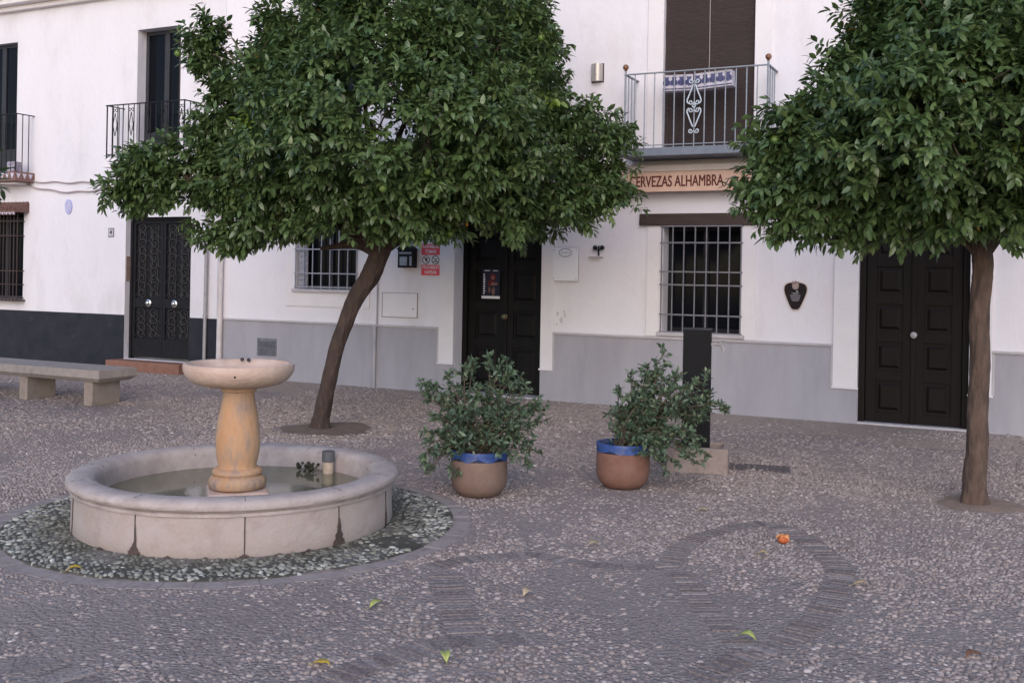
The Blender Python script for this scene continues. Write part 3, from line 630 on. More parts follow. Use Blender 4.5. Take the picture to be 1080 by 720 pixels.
def black_balcony(u0, u1, out, z0, z1, slabm, slabth, orn=True):
    q = MB(); q.box(u0-.04, u1+.04, -out-.04, 0, z0-slabth, z0); bal = q.build('balcony', slabm, lh, bevel=.006)
    q = MB(); q.box(u0-.02, u1+.02, -out-.016, -out+.016, z1-.014, z1); q.box(u0-.014, u0+.014, -out+.016, 0, z1-.014, z1); q.box(u1-.014, u1+.014, -out+.016, 0, z1-.014, z1)
    q.build('top_rail', M['iron'], bal); q = MB(); q.box(u0, u1, -out-.008, -out+.008, z0+.06, z0+.072); q.build('bottom_rail', M['iron'], bal)
    n = int((u1-u0)/.115); pr = None
    for (x, y, r_) in [(u0+(u1-u0)*i/n, -out, .011 if i in (0, n) else .0075) for i in range(n+1)]+[(uu, -out*t, .0075) for uu in (u0, u1) for t in (.3, .65)]:
        if r_ > .01: baluster_bar(x, y, z0, z1-.01, .011).build('corner_post', M['iron'], bal); continue
        if pr is None: pr = baluster_bar(0, 0, z0, z1-.01).build('baluster', M['iron'], bal); c = pr
        else: c = pr.copy(); C.objects.link(c); c.parent = bal
        c.location = (x, y, 0)
    if orn:
        for i in range(1, n, 3):
            q = MB(); x = u0+(u1-u0)*(i+.5)/n
            for sg in (-1, 1):
                q.tube([(x+sg*(.03-p[0]), p[1], z1-.10+p[2]) for p in scroll(0, 0, .035, 1.0, 0, 1, -out, 12)], .006, 5)
                q.tube([(x, -out, z0+.72), (x+sg*.05, -out, z0+.5), (x+sg*.045, -out, z0+.42)], .006, 5)
                q.tube([(x, -out, z0+.35), (x+sg*.05, -out, z0+.56)], .006, 5)
            q.build('scroll_ornament', M['iron'], bal)
    return bal
black_balcony(-7.62, -6.0, .35, 3.36, 4.21, M['trimw'], .14)
lb = black_balcony(-11.5, -9.72, .35, 3.22, 4.20, mat('balcony_edge_tile', (.15,.075,.065), .7, (.22,.12,.10), 12, 1), .16, False)
q = MB()
for i in range(14):
    x = -9.70-.062*i*2; q.prism([(x, 3.19), (x-.085, 3.19), (x-.0425, 3.10)], -.398, -.389)
for i in range(3):
    y = -.37+i*.12; q.add([(-9.678, y, 3.19), (-9.678, y+.085, 3.19), (-9.678, y+.0425, 3.10)], [(0,1,2)])
q.build('tile_triangle', M['tilewhite'], lb)
# small bracket moulding under it
q = MB(); q.box(-11.4, -9.82, -.27, 0, 3.02, 3.06); q.build('moulding', M['trimw'], lb, bevel=.01)
# window with tiled hood and caged grille
lw = casement(lh, LW, .12, M['irondark'], 1, False)
q = MB()
for i in range(14): 
    x = -11.05+i*.087; q.box(x-.006, x+.006, -.14, -.128, 1.06, 2.52)
for z in (1.09, 1.32, 1.55, 2.15, 2.40):
    q.box(-11.06, -9.90, -.148, -.1405, z-.009, z+.009); q.box(-9.912, -9.90, -.14, 0, z-.007, z+.007)
q.box(-11.08, -9.86, -.17, 0, 1.035, 1.06); q.build('grille', M['beam'], lw)
q = MB(); q.add([(-11.2,-.28,2.60), (-9.80,-.28,2.60), (-9.80,0,2.70), (-11.2,0,2.70), (-11.2,-.28,2.55), (-9.80,-.28,2.55), (-9.80,0,2.55), (-11.2,0,2.55)],
      [(0,1,2,3), (4,5,1,0), (5,6,2,1), (7,4,0,3), (4,7,6,5)])
for i in range(15): q.tube([(-11.15+i*.094, -.30, 2.605), (-11.15+i*.094, 0, 2.71)], .035, 6)
hood = q.build('hood', M['hoodtile'], lw)
q = MB()
for i in range(30): q.box(-11.18+i*.046, -11.155+i*.046, -.284, -.281, 2.505 if i % 2 else 2.525, 2.545)
q.box(-11.19, -9.81, -.28, -.27, 2.50, 2.549); 
q.m = [0]*(30*6)+[1]*6
q.build('hood_frieze', [M['tilewhite'], M['hoodtile']], lw)
# downpipes on the joint
q = MB(); q.tube([(-5.80, -.05, 0), (-5.78, -.05, 3.4)], .028, 12); 
for z in (.9, 2.4): q.lathe([(.036,0),(.036,.04)], 12, (-5.80+z*.0066, -.05, z))
q.build('downpipe', M['metalgrey'], lh, smooth=True)
q = MB(); q.tube([(-5.50, -.06, 0), (-5.49, -.06, .92)], .045, 12); q.tube([(-5.49, -.055, .92), (-5.475, -.055, 3.4)], .030, 12)
q.build('downpipe', M['pipewhite'], bar, smooth=True)
q = MB(); q.box(-5.60, -5.515, -.014, 0, .88, 3.3); q.build('corner_strip', mat('stained_plaster', (.50,.45,.46), .9, (.68,.63,.64), 4, 1, stretch=(1, 1, .3), grunge=(.30,.26,.27), gscale=6, gthr=(.55,.75)), lh)

# ------------------------------------------------------------------ things on the walls
def wthing(name, label, cat, u, z, out=0.0, group=None): return thing(name, label, cat, WP(u, out, z), WROT, group)
def wtag(mb, name, mats, label, cat, u, z, out=0.0, group=None, **kw):
    o = mb.build(name, mats, None, off=(u, -out, z), **kw); o.location = WP(u, out, z); o.rotation_euler = (0, 0, WROT); return tag(o, label, cat, group)
def text_mesh(name, txt, size, m, parent, x, y, z, sx=1.0, depth=.002, fit=None, sz=1.0, off=.012, bold=0):
    cu = bpy.data.curves.new(name, 'FONT'); cu.body = txt; cu.size = size; cu.extrude = depth; cu.align_x = 'CENTER'; cu.align_y = 'CENTER'; cu.offset = size*off*.6
    to = bpy.data.objects.new(name, cu); C.objects.link(to); bpy.context.view_layer.update()
    dg = bpy.context.evaluated_depsgraph_get(); me = bpy.data.meshes.new_from_object(to.evaluated_get(dg)); bpy.data.objects.remove(to)
    xs = [v.co.x for v in me.vertices]; wd = max(xs)-min(xs); k = fit/wd if fit else sx; mx = (max(xs)+min(xs))/2
    for v in me.vertices: v.co = ((v.co.x-mx)*k, -v.co.z, v.co.y)
    if bold:          # heavier strokes: the same glyphs again, shifted a little and set a hair deeper
        vs = [tuple(v.co) for v in me.vertices]; fs = [tuple(p.vertices) for p in me.polygons]; n = len(vs); V_, F_ = [], []
        for i, (dx, dz) in enumerate(((0, 0), (bold, 0), (-bold, 0), (0, bold*.7), (0, -bold*.7))):
            V_ += [(vx+dx, vy+i*.0002, vz+dz) for vx, vy, vz in vs]; F_ += [tuple(k+i*n for k in f) for f in fs]
        me = bpy.data.meshes.new(name); me.from_pydata(V_, [], F_); me.update()
    me.materials.clear(); me.materials.append(m); o = bpy.data.objects.new(name, me); C.objects.link(o); o.parent = parent; o.location = (x, y, z); o.scale = (1, 1, sz); return o
# awning sign: box with cream hood and printed valance
aw = wthing('awning_box', 'beige retracted awning with a brown printed beer valance under the grey balcony', 'awning', 1.78, 2.80)
q = MB(); q.box(-1.28, 1.22, -.17, 0, .115, .20); q.box(-1.28, 1.22, -.15, 0, -.02, .115); q.build('hood', M['cream'], aw, bevel=.012)
q = MB(); q.box(-1.26, 1.20, -.186, -.172, -.13, .112); q.build('valance', M['beige'], aw, bevel=.003)
text_mesh('lettering', 'CERVEZAS ALHAMBRA', .165, M['rust'], aw, -.07, -.1885, -.012, depth=.001, fit=1.17, sz=1.14, off=0, bold=.0032)
q = MB(); q.tube([(-1.27, -.08, .02), (1.21, -.08, .02)], .055, 12); q.build('roller', M['beige'], aw)
# wall sconce
sc = wthing('wall_lamp', 'half round brushed metal wall lamp left of the grey balcony', 'lamp', .60, 4.10)
q = MB(); n_ = 14
arc = [(.075*math.cos(math.pi*i/n_), -.075*math.sin(math.pi*i/n_)*1.1-.01) for i in range(n_+1)]
q.add([(x, y, 0) for x, y in arc]+[(x, y, .22) for x, y in arc], [(i, i+1, i+1+n_+1, i+n_+1) for i in range(n_)]+[tuple(range(n_, -1, -1)), tuple(range(n_+1, 2*n_+2))])
q.build('shade', mat('brushed_lamp', (.50,.44,.40), .4, (.42,.36,.33), 20, 1, metal=.5), sc, smooth=True)
q = MB(); q.box(-.085, .085, -.012, 0, -.01, .23); q.build('back_plate', M['irondark'], sc, bevel=.003)
# mailbox
mb_ = wthing('mailbox', 'black metal mailbox on the white wall beside the red prohibition sign', 'mailbox', -2.16, 1.70)
q = MB(); q.box(-.125, .125, -.11, 0, 0, .25); q.build('body', M['iron'], mb_, bevel=.006)
q = MB(); q.prism([(-.14, .25), (.14, .25), (.10, .29), (0, .315), (-.10, .29)], -.13, .0); q.build('lid', M['iron'], mb_, bevel=.004)
q = MB(); q.box(-.10, .10, -.116, -.1105, .19, .215); q.box(-.09, .03, -.115, -.1105, .03, .15); q.box(.07, .105, -.117, -.1105, .03, .16)
q.build('front_plate', M['irongrey'], mb_, bevel=.002)
q = MB(); q.tube([(p[0], -.06, .31+p[2]) for p in [(x*.1, 0, .05*math.sin(math.pi*(x+1)/2)) for x in [i/8-1 for i in range(17)]]], .005, 6); q.build('scroll', M['iron'], mb_)
# red sign
rs = wthing('prohibition_sign', 'red and white sign forbidding drinks and vaping beside the black mailbox', 'sign', -1.81, 1.58)
q = MB(); q.box(-.155, .155, -.01, -.001, 0, .46); q.build('panel', M['white'], rs, bevel=.002)
q = MB(); q.box(-.15, .15, -.0125, -.0105, .30, .455); q.box(-.15, .15, -.0125, -.0105, .02, .165); q.build('red_field', M['red'], rs)
text_mesh('lettering', 'PROHIBIDO', .062, M['white'], rs, 0, -.014, .415, fit=.26, depth=.0008); text_mesh('lettering', 'TOMAR', .066, M['white'], rs, 0, -.014, .345, fit=.18, depth=.0008)
text_mesh('lettering', 'PROHIBIDO', .062, M['white'], rs, 0, -.014, .128, fit=.26, depth=.0008); text_mesh('lettering', 'VAPEAR', .066, M['white'], rs, 0, -.014, .062, fit=.20, depth=.0008)
for sg in (-1, 1):
    q = MB(); cx_ = sg*.074; N_ = 28
    q.tube([(cx_+.056*math.cos(6.283*i/N_), -.0125, .233+.056*math.sin(6.283*i/N_)) for i in range(N_+1)], .0055, 6)
    q.tube([(cx_-.04, -.013, .273), (cx_+.04, -.013, .193)], .005, 6)
    if sg < 0: q.prism([(cx_-.022, .262), (cx_+.026, .262), (cx_+.010, .205), (cx_-.006, .205)], -.0118, -.0105)
    else: q.box(cx_-.035, cx_+.012, -.0118, -.0105, .205, .217); q.box(cx_+.0, cx_+.03, -.0118, -.0105, .24, .25)
    q.build('prohibition_symbol', M['symb'] if 'symb' in M else mat('symbol_brown', (.10,.05,.06), .5), rs)
# little black pennant sign projecting
q = MB(); q.prism([(-.055, .075), (-.055, -.075), (.055, 0)], -.02, -.004); q.v = [(-1.53+x, y, 1.955+z) for x, y, z in q.v]
wtag(q, 'arrow_plate', M['black'], 'small black triangular plate on the white pilaster of the middle door', 'sign', -1.53, 1.955)
# poster on middle door
po = wthing('poster', 'dark poster with a red figure taped to the black middle door', 'poster', -1.0, 1.30, -.238)
q = MB(); q.box(-.135, .135, -.004, 0, 0, .40); q.build('sheet', mat('poster_dark', (.012,.012,.028), .5, (.03,.03,.05), 9, 1, spec=.15), po)
q = MB(); q.box(-.14, .14, -.0055, -.0042, 0, .035); q.box(-.10, -.02, -.0055, -.0042, .375, .385); q.box(.03, .10, -.0055, -.0042, .375, .385)
for i in range(9): q.box(-.115, -.115+random.uniform(.015, .035), -.0055, -.0042, .06+i*.032, .08+i*.032)
q.build('caption_strip', M['white'], po)
q = MB()
def blob(mb, cx_, cz_, rx, rz_, y=-.0065, n_=14, mi=0): mb.prism([(cx_+rx*math.cos(6.283*i/n_)*(1+.12*math.sin(i*2.3)), cz_+rz_*math.sin(6.283*i/n_)*(1+.1*math.sin(i*1.7))) for i in range(n_)], y, -.0042, mi)
blob(q, .03, .29, .045, .05); blob(q, 0, .21, .05, .035); q.build('printed_figure', mat('poster_red', (.22,.025,.022), .5, (.06,.01,.015), 35, 1, spec=.15), po)
q = MB(); blob(q, .03, .285, .026, .03, -.0072); blob(q, .055, .20, .055, .022, -.0072); blob(q, .04, .10, .025, .06, -.0072); blob(q, -.02, .12, .014, .05, -.0072)
q.build('printed_skin', mat('poster_skin', (.30,.17,.14), .5, (.08,.04,.04), 40, 1, spec=.15), po)
# menu board (QR left out)
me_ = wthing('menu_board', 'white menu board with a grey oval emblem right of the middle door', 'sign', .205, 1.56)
q = MB(); q.box(-.178, .178, -.026, -.006, 0, .43); q.box(-.17, .17, -.006, 0, .01, .42); q.build('panel', mat('board_white', (.80,.79,.82), .3), me_, bevel=.006)
q = MB(); q.box(-.182, .182, -.020, -.010, -.006, .436); q.build('shadow_edge', mat('board_shadow_grey', (.30,.29,.33), .5), me_)  # added grey rim: paints the shadow edge that sets the board off the wall
q = MB(); N_ = 8; oc = [(.09*math.cos(6.283*(i+.5)/N_), .365+.055*math.sin(6.283*(i+.5)/N_)) for i in range(N_)]
for k_ in range(N_):
    a_, b_ = oc[k_], oc[(k_+1) % N_]; q.tube([(a_[0], -.028, a_[1]), (b_[0], -.028, b_[1])], .0045, 6)
for i in range(7): q.box(-.06+i*.018, -.048+i*.018, -.0285, -.0262, .355+.006*(i % 3), .368+.004*(i % 2))
q.build('emblem', mat('emblem_grey', (.26,.27,.30), .5), me_)
q = MB()
for (x, z) in ((-.155, .03), (.155, .03), (-.155, .40), (.155, .40)): q.ball((x, -.028, z), .008, 5)
q.build('screw', M['metalgrey'], me_)
# iron hook bracket
hk = wthing('iron_hook', 'small black iron hook with two round knobs right of the menu board', 'hook', .665, 1.945)
q = MB(); q.tube([(0, -.03, -.06), (0, -.03, .07)], .012, 8); q.ball((-.048, -.035, .045), .03, 8); q.ball((.048, -.035, .045), .03, 8); q.tube([(-.05, -.03, .03), (0, -.03, .01), (.05, -.03, .03)], .008, 6)
q.build('hook', M['iron'], hk, smooth=True)
q = MB(); q.box(-.13, .05, -.05, 0, -.078, -.066); q.build('shelf', M['cap'], hk, bevel=.002)
# plectrum plaque
pk = wthing('wall_plaque', 'dark plectrum shaped plaque with a pale crest between window and right door', 'plaque', 3.125, 1.28)
def pick(sc_):
    hp = [(0,0),(.03,.004),(.05,.022),(.072,.065),(.097,.125),(.118,.18),(.129,.225),(.127,.262),(.108,.292),(.07,.308),(.03,.312),(0,.312)]
    pts = hp+[(-x, z) for x, z in hp[-2:0:-1]]
    return [(x*sc_, .16+(z-.16)*sc_) for x, z in pts]
q = MB(); q.prism(pick(1.09), -.012, -.001); q.build('rim', mat('plaque_rim', (.62,.50,.46), .6), pk)
q = MB(); q.prism(pick(1.0), -.022, -.0125); q.build('panel', mat('plaque_dark', (.010,.006,.008), .5, (.022,.014,.015), 20, 1, spec=.15), pk, bevel=.003)
q = MB(); q.prism([(-.034,.305),(.034,.305),(.042,.275),(.030,.245),(0,.228),(-.030,.245),(-.042,.275)], -.028, -.0225); q.prism([(-.03,.308),(-.042,.335),(-.014,.322),(0,.342),(.014,.322),(.042,.335),(.03,.308)], -.028, -.0225)
q.build('crest', mat('crest_pale', (.42,.33,.31), .5, (.2,.1,.09), 60, 1), pk, bevel=.002)
q = MB(); q.prism([(.005,.20),(.03,.205),(.030,.222),(.014,.22)], -.0245, -.0225)
for i, (wd, z) in enumerate(((.09,.19),(.06,.18),(.12,.165),(.115,.152),(.11,.139),(.10,.126),(.09,.113),(.07,.10))): q.box(-wd/2, wd/2, -.0242, -.0225, z, z+.0045)
q.build('engraving', mat('engraving_grey', (.35,.33,.36), .5), pk)
# blue oval tile plaque + number plate
q = MB(); N_ = 28; q.prism([(-8.843+.082*math.cos(6.283*i/N_), 2.64+.125*math.sin(6.283*i/N_)) for i in range(N_)], -.02, -.001, 0)
for rr in (.66,):
    pr_ = [(-8.843+.082*rr*math.cos(6.283*i/N_), -.0215, 2.64+.125*rr*math.sin(6.283*i/N_)) for i in range(N_+1)]; q.tube(pr_, .006, 5, 1)
q.tube([(-8.843, -.0215, 2.59), (-8.843, -.0215, 2.69)], .01, 6, 1); q.tube([(-8.873, -.0215, 2.66), (-8.813, -.0215, 2.66)], .008, 6, 1)
wtag(q, 'tile_plaque', [M['azul'], M['tilewhite']], 'oval blue and white ceramic plaque on the wall left of the ornate door', 'plaque', -8.843, 2.64)
npz = wthing('house_number', 'small grey number 4 plate beside the ornate iron door', 'number plate', -7.86, 2.13)
q = MB(); q.box(-.063, .063, -.012, -.001, 0, .15); q.build('plate', mat('number_plate_grey', (.22,.21,.24), .4), npz, bevel=.003)
q = MB(); q.box(-.045, .045, -.014, -.0122, .02, .13); q.build('field', mat('number_plate_pale', (.50,.48,.50), .4), npz)
text_mesh('lettering', '4', .11, M['black'], npz, 0, -.016, .075, fit=.055)
# cables
for i_, (sag, dz, r_) in enumerate(((.02, .03, .011), (.13, -.02, .013))):
    q = MB(); q.tube([(-9.95+2.35*t, -.03, 3.06+dz-sag*math.sin(math.pi*t)-.06*t+.012*math.sin(t*23+i_)) for t in [i/26 for i in range(27)]], r_, 6)
    wtag(q, 'cable', M['cable'], ['taut upper cable clipped across the white wall above the oval plaque', 'sagging lower cable clipped across the white wall above the oval plaque'][i_], 'cable', -8.8, 3.05)
# ceramic planters on the grey balcony rail (inside)
for i_, (x0, x1, tilt, lab) in enumerate(((1.60, 1.965, 0.02, 'left blue and white ceramic trough hung inside the grey balcony rail'), (1.99, 2.44, -.06, 'right longer blue and white ceramic trough hung inside the grey balcony rail'))):
    xc = (x0+x1)/2; hw = (x1-x0)/2; q = MB(); zt = 0
    q.add([(-hw,-.07,0),(hw,-.07,0),(hw,.07,0),(-hw,.07,0),(-hw,-.08,.19),(hw,-.08,.19),(hw,.08,.19),(-hw,.08,.19),(-hw+.015,-.065,.19),(hw-.015,-.065,.19),(hw-.015,.065,.19),(-hw+.015,.065,.19),(-hw+.015,-.06,.03),(hw-.015,-.06,.03),(hw-.015,.06,.03),(-hw+.015,.06,.03)],
          [(0,3,2,1),(0,1,5,4),(1,2,6,5),(2,3,7,6),(3,0,4,7),(4,5,9,8),(5,6,10,9),(6,7,11,10),(7,4,8,11),(8,9,13,12),(9,10,14,13),(10,11,15,14),(11,8,12,15),(12,13,14,15)])
    pt = thing('ceramic_trough', lab, 'planter', WP(xc, .34, 3.845+.01*i_), WROT, 'ceramic troughs on the grey balcony'); pt.rotation_euler = (0, tilt, WROT)
    q.build('trough', M['tilewhite'], pt, bevel=.004)
    q = MB(); n_ = 4 if i_ == 0 else 5
    for k_ in range(n_):
        x = -hw+2*hw*(k_+.5)/n_
        def sh(dx, dz, rx, rz_): q.prism([(x+dx+rx*math.cos(6.283*i/10), .11+dz+rz_*math.sin(6.283*i/10)) for i in range(10)], -.0815, -.074)
        sh(0, 0, .028, .055); sh(-.028, -.015, .018, .032); sh(.028, -.015, .018, .032); sh(-.02, .045, .01, .01); sh(.02, .045, .01, .01); q.box(x-.042, x+.042, -.0805, -.072, .018, .030)
    q.build('blue_motif', M['tileblue'], pt)
    q = MB(); q.box(-hw+.02, hw-.02, -.058, .058, .10, .155); q.build('soil', M['soil'], pt)
# patterned pot on the far left balcony
q = MB(); q.box(-.085, .085, -.08, .08, 0, .17); o = q.build('flower_pot', mat('patterned_pot', (.42,.38,.42), .5, (.14,.12,.2), 35, 1, detail=1), bevel=.01)
tag(o, 'square patterned tile pot on the end of the far left balcony', 'pot'); o.location = WP(-9.86, .27, 3.222); o.rotation_euler = (0, 0, WROT)

# ------------------------------------------------------------------ fountain
ft = thing('stone_fountain', 'round stone fountain with ochre baluster pedestal and shallow upper bowl', 'fountain', FC)
q = MB(); q.lathe([(FR-.02,-.01),(FR,.02),(FR-.004,.10),(FR-.006,.238)], 96, cap=False, jit=.0008); q.lathe([(FR-.145,-.01),(FR-.145,.24)], 96, cap=False); q.build('basin_wall', M['stonef'], ft, smooth=True)
q = MB(); q.lathe([(FR-.006,.236),(FR+.006,.240),(FR+.008,.250),(FR-.002,.258),(FR+.010,.264),(FR+.014,.272),(FR+.028,.280),(FR+.034,.297),(FR+.028,.317),(FR+.008,.331),(FR-.03,.338),(FR-.09,.337),(FR-.125,.328),(FR-.142,.31),(FR-.15,.28),(FR-.152,.02)], 128, cap=False, wob=.0012, jit=.0009)
q.build('rim', M['stonerim'], ft, smooth=True)
for a in (20, 70, 125, 180, 212, 251, 287, 320, 350):
    q = MB(); ar = R(a); c_, s_ = math.cos(ar), math.sin(ar); pts = [((FR+.001)*c_, (FR+.001)*s_, .01), ((FR-.004)*c_, (FR-.004)*s_, .236)]; q.tube(pts, .0035, 5)
    q.tube([((FR+.032)*c_, (FR+.032)*s_, .297), ((FR+.006)*c_, (FR+.006)*s_, .331), ((FR-.05)*c_, (FR-.05)*s_, .3375), ((FR-.125)*c_, (FR-.125)*s_, .328), ((FR-.150)*c_, (FR-.150)*s_, .28)], .003, 5); q.build('stone_joint', M['damp'], ft)
# dark damp scars at the foot of the joints, hugging the curved wall
for (a, hh, ww) in ((251, .085, .045), (251.4, .19, .010), (320, .17, .036), (320, .09, .045), (350, .14, .02), (287, .03, .045), (275, .02, .03), (263, .022, .04), (298, .018, .05), (236, .02, .06), (308, .02, .04)):
    q = MB(); n_ = 10; L_ = []; Rr = []
    for i in range(n_+1):
        t = i/n_; w_ = ww*(1-t)**.8*random.uniform(.75, 1.3); zz = .004+hh*t
        for sg, lst in ((-1, L_), (1, Rr)): an_ = R(a)+sg*w_/FR; lst.append(((FR+.004)*math.cos(an_), (FR+.004)*math.sin(an_), zz))
    q.add(L_+Rr, [(i, i+1, n_+1+i+1, n_+1+i) for i in range(n_)]); q.build('damp_stain', M['damp'], ft)
q = MB(); q.add([((FR-.151)*math.cos(6.2832*i/64), (FR-.151)*math.sin(6.2832*i/64), .19) for i in range(64)], [tuple(range(64))]); q.build('water', M['water'], ft)
q = MB(); q.add([((FR-.151)*math.cos(6.2832*i/64), (FR-.151)*math.sin(6.2832*i/64), .02) for i in range(64)], [tuple(range(64))]); q.build('basin_floor', M['darkmoss'], ft)
q = MB(); q.box(-.19, .19, -.19, .19, .02, .202); q.v = [(x*math.cos(.3)-y*math.sin(.3), x*math.sin(.3)+y*math.cos(.3), z) for x, y, z in q.v]; q.build('plinth', M['stoneb'], ft, bevel=.012)
q = MB(); q.lathe([(.155,.20),(.178,.215),(.185,.24),(.178,.265),(.165,.282),(.150,.288),(.152,.296),(.160,.306),(.158,.324),(.146,.334),(.122,.340),(.120,.352),(.129,.39),(.138,.44),(.142,.50),(.140,.56),(.131,.63),(.119,.70),(.107,.76),(.099,.81),(.097,.826),(.113,.832),(.115,.852),(.10,.856)], 40, (-.004, 0, 0), wob=.006)
q.build('pedestal', M['stoneo'], ft, smooth=True)
q = MB(); q.lathe([(.10,.852),(.13,.856),(.20,.862),(.27,.880),(.312,.905),(.338,.935),(.351,.965),(.354,.990),(.350,1.006),(.338,1.013),(.318,1.010),(.302,.992),(.285,.965),(.21,.94),(.001,.93)], 56, (-.004, 0, 0), cap=False, wob=.004)
bowl = q.build('upper_bowl', M['stoneb'], ft, smooth=True)
q = MB(); 
for (x, y, z) in ((.058, -.331, .955), (-.055, .27, 1.012), (-.015, .285, 1.008)): q.ball((x, y, z), .013, 6)
q.build('spout_hole', M['black'], bowl)
pw = G(346, 497, .2)-FC
q = MB(); q.lathe([(.038,.12),(.038,.27)], 16, (pw.x, pw.y, 0)); op = q.build('overflow_pipe', M['pumice'], ft, smooth=True)
q = MB(); q.lathe([(.045,.272),(.045,.345),(.035,.347)], 16, (pw.x, pw.y, 0)); q.build('pipe_cap', mat('grey_pipe_cap', (.09,.09,.10), .6), op, smooth=True)
q = MB()
for (dx, dy, r_) in ((-.12,.05,.05), (-.17,.07,.04), (-.10,.0,.04), (-.22,.10,.028), (.26,-.02,.03), (.3,-.0,.022), (.22,.03,.02)):
    for k_ in range(9): q.ball((pw.x+dx+random.uniform(-.03,.03), pw.y+dy+random.uniform(-.03,.03), .2+random.uniform(-.01,.05)), random.uniform(.006,.016), 4)
q.build('algae_clump', M['darkmoss'], ft)
# ------------------------------------------------------------------ bench
bn = G(104.4, 391, .43); bench = thing('stone_bench', 'long pale stone bench on block legs in front of the dark skirting', 'bench', (bn.x, bn.y, 0), WROT)
q = MB(); q.box(-3.0, 0, 0, .58, .33, .43); q.add([(-3.0,0,.33),(0,0,.33),(0,.58,.33),(-3.0,.58,.33),(-2.95,.05,.285),(-.05,.05,.285),(-.05,.53,.285),(-2.95,.53,.285)], [(0,1,5,4),(1,2,6,5),(2,3,7,6),(3,0,4,7),(4,5,6,7)])
q.build('seat', M['concrete'], bench, bevel=.006)
for x in (-.32, -1.42, -2.52):
    q = MB(); q.box(x-.01, x+.13, .08, .50, 0, .285); q.build('leg', M['concleg'], bench, bevel=.008)

# ------------------------------------------------------------------ drinking fountain post
dfp = G(733, 494); df = thing('drinking_fountain', 'black square drinking fountain post with chrome tap over a low stone basin', 'drinking fountain', (dfp.x, dfp.y, 0), R(-14))
q = MB(); q.box(-.115, .115, -.06, .12, 0, 1.18); q.build('post', M['postblk'], df, bevel=.004)
q = MB(); q.box(-.12, .12, -.065, .125, 1.18, 1.192); q.build('post_cap', M['irondark'], df, bevel=.002)
q = MB(); x0, x1, y0, y1 = -.22, .28, -.24, .16
q.box(x0, x1, y0, y0+.05, 0, .215); q.box(x0, x1, y1-.05, y1, 0, .215); q.box(x0, x0+.05, y0+.05, y1-.05, 0, .215); q.box(x1-.05, x1, y0+.05, y1-.05, 0, .215); q.box(x0+.05, x1-.05, y0+.05, y1-.05, 0, .12)
q.build('basin', mat('basin_stone', (.34,.27,.245), .85, (.25,.20,.18), 8, 1, .005, 60, grunge=(.14,.11,.10), gscale=5, gthr=(.55,.8)), df, bevel=.008)
q = MB(); q.tube([(.115, .02, 1.06), (.17, .02, 1.06), (.20, .02, 1.055), (.215, .02, 1.03), (.215, .02, 1.0)], .012, 8); q.lathe([(.02,0),(.02,.014)], 12, (.19, .02, 1.066)); q.tube([(.17, .02, 1.085), (.23, .02, 1.09)], .007, 6); q.lathe([(.024,0),(.024,.01)], 10, (.125, .02, 1.05))
q.build('tap', M['metalgrey'], df, smooth=True)
dp = G(800, 494)
q = MB(); q.box(-.26, .26, -.16, .16, 0, .009)
for i in range(9): q.box(-.235+i*.055, -.205+i*.055, -.13, .13, .009, .014)
o = q.build('drain_cover', M['drain'], bevel=.002); o.location = (dp.x, dp.y, 0); o.rotation_euler = (0, 0, R(-14)); tag(o, 'dark cast iron drain cover in the paving right of the drinking fountain', 'drain cover')

# ------------------------------------------------------------------ foliage
def leaves(name, P_, D_, Nn, Ln, Wd, rnd, m, parent):
    """P_ base points, D_ unit directions, Nn approx up vectors, Ln lengths, Wd widths: folded, drooping blades"""
    n = len(P_); S = np.cross(D_, Nn); S /= np.linalg.norm(S, axis=1)[:, None]+1e-9; T = np.cross(S, D_)
    fold = RNG.uniform(.1, .38, n)[:, None]; droop = RNG.uniform(.02, .22, n)[:, None]; L_ = Ln[:, None]; W_ = Wd[:, None]*.5
    V = np.zeros((n, 8, 3), np.float32)
    def pt(t, sgn, wf): return P_+D_*L_*t - T*L_*droop*t*t*1.2 + S*W_*wf*sgn + (T*W_*wf*fold if sgn else 0)
    V[:, 0] = pt(0, 0, 0); V[:, 1] = pt(.3, -1, .85); V[:, 2] = pt(.3, 0, 0); V[:, 3] = pt(.3, 1, .85)
    V[:, 4] = pt(.66, -1, .8); V[:, 5] = pt(.66, 0, 0); V[:, 6] = pt(.66, 1, .8); V[:, 7] = pt(1, 0, 0)
    b = (np.arange(n)*8)[:, None, None]
    T_ = (b+np.array([[0,2,1],[0,3,2],[4,5,7],[5,6,7]])[None]).reshape(-1, 3); Q = (b+np.array([[1,2,5,4],[2,3,6,5]])[None]).reshape(-1, 4)
    o = fast_mesh(name, V.reshape(-1, 3), T_, Q, m, parent, rnd=np.repeat(rnd, 8)); return o
def unit(a): return a/(np.linalg.norm(a, axis=1)[:, None]+1e-9)
DIP = .12
def surf(lo, k, deep, zcut, lomin, shell_):
    w_ = lo[:, 3]**1.5; w_ = w_/w_.sum(); li = RNG.choice(len(lo), k, p=w_); d = unit(RNG.normal(size=(k, 3)))
    rr = lo[li, 3]*(1+.12*fld(d[:, 0]*2+li, d[:, 1]*2+d[:, 2]*1.7, 2.2, 21))*shell_(k)
    p = lo[li, :3]+d*rr[:, None]*np.array([1, 1, .95])
    dd = np.linalg.norm(p[:, None, :]-lo[None, :, :3], axis=2)/lo[None, :, 3]
    dd[np.arange(k), li] = 9; inside = dd.min(1) < lomin
    keep = (~inside | (RNG.random(k) > deep)) & (p[:, 2] > zcut-DIP*np.exp(-((p[:, 0]+.95)/.45)**2)+.06*fld(p[:, 0], p[:, 1], 3, 8))
    return p[keep], d[keep]
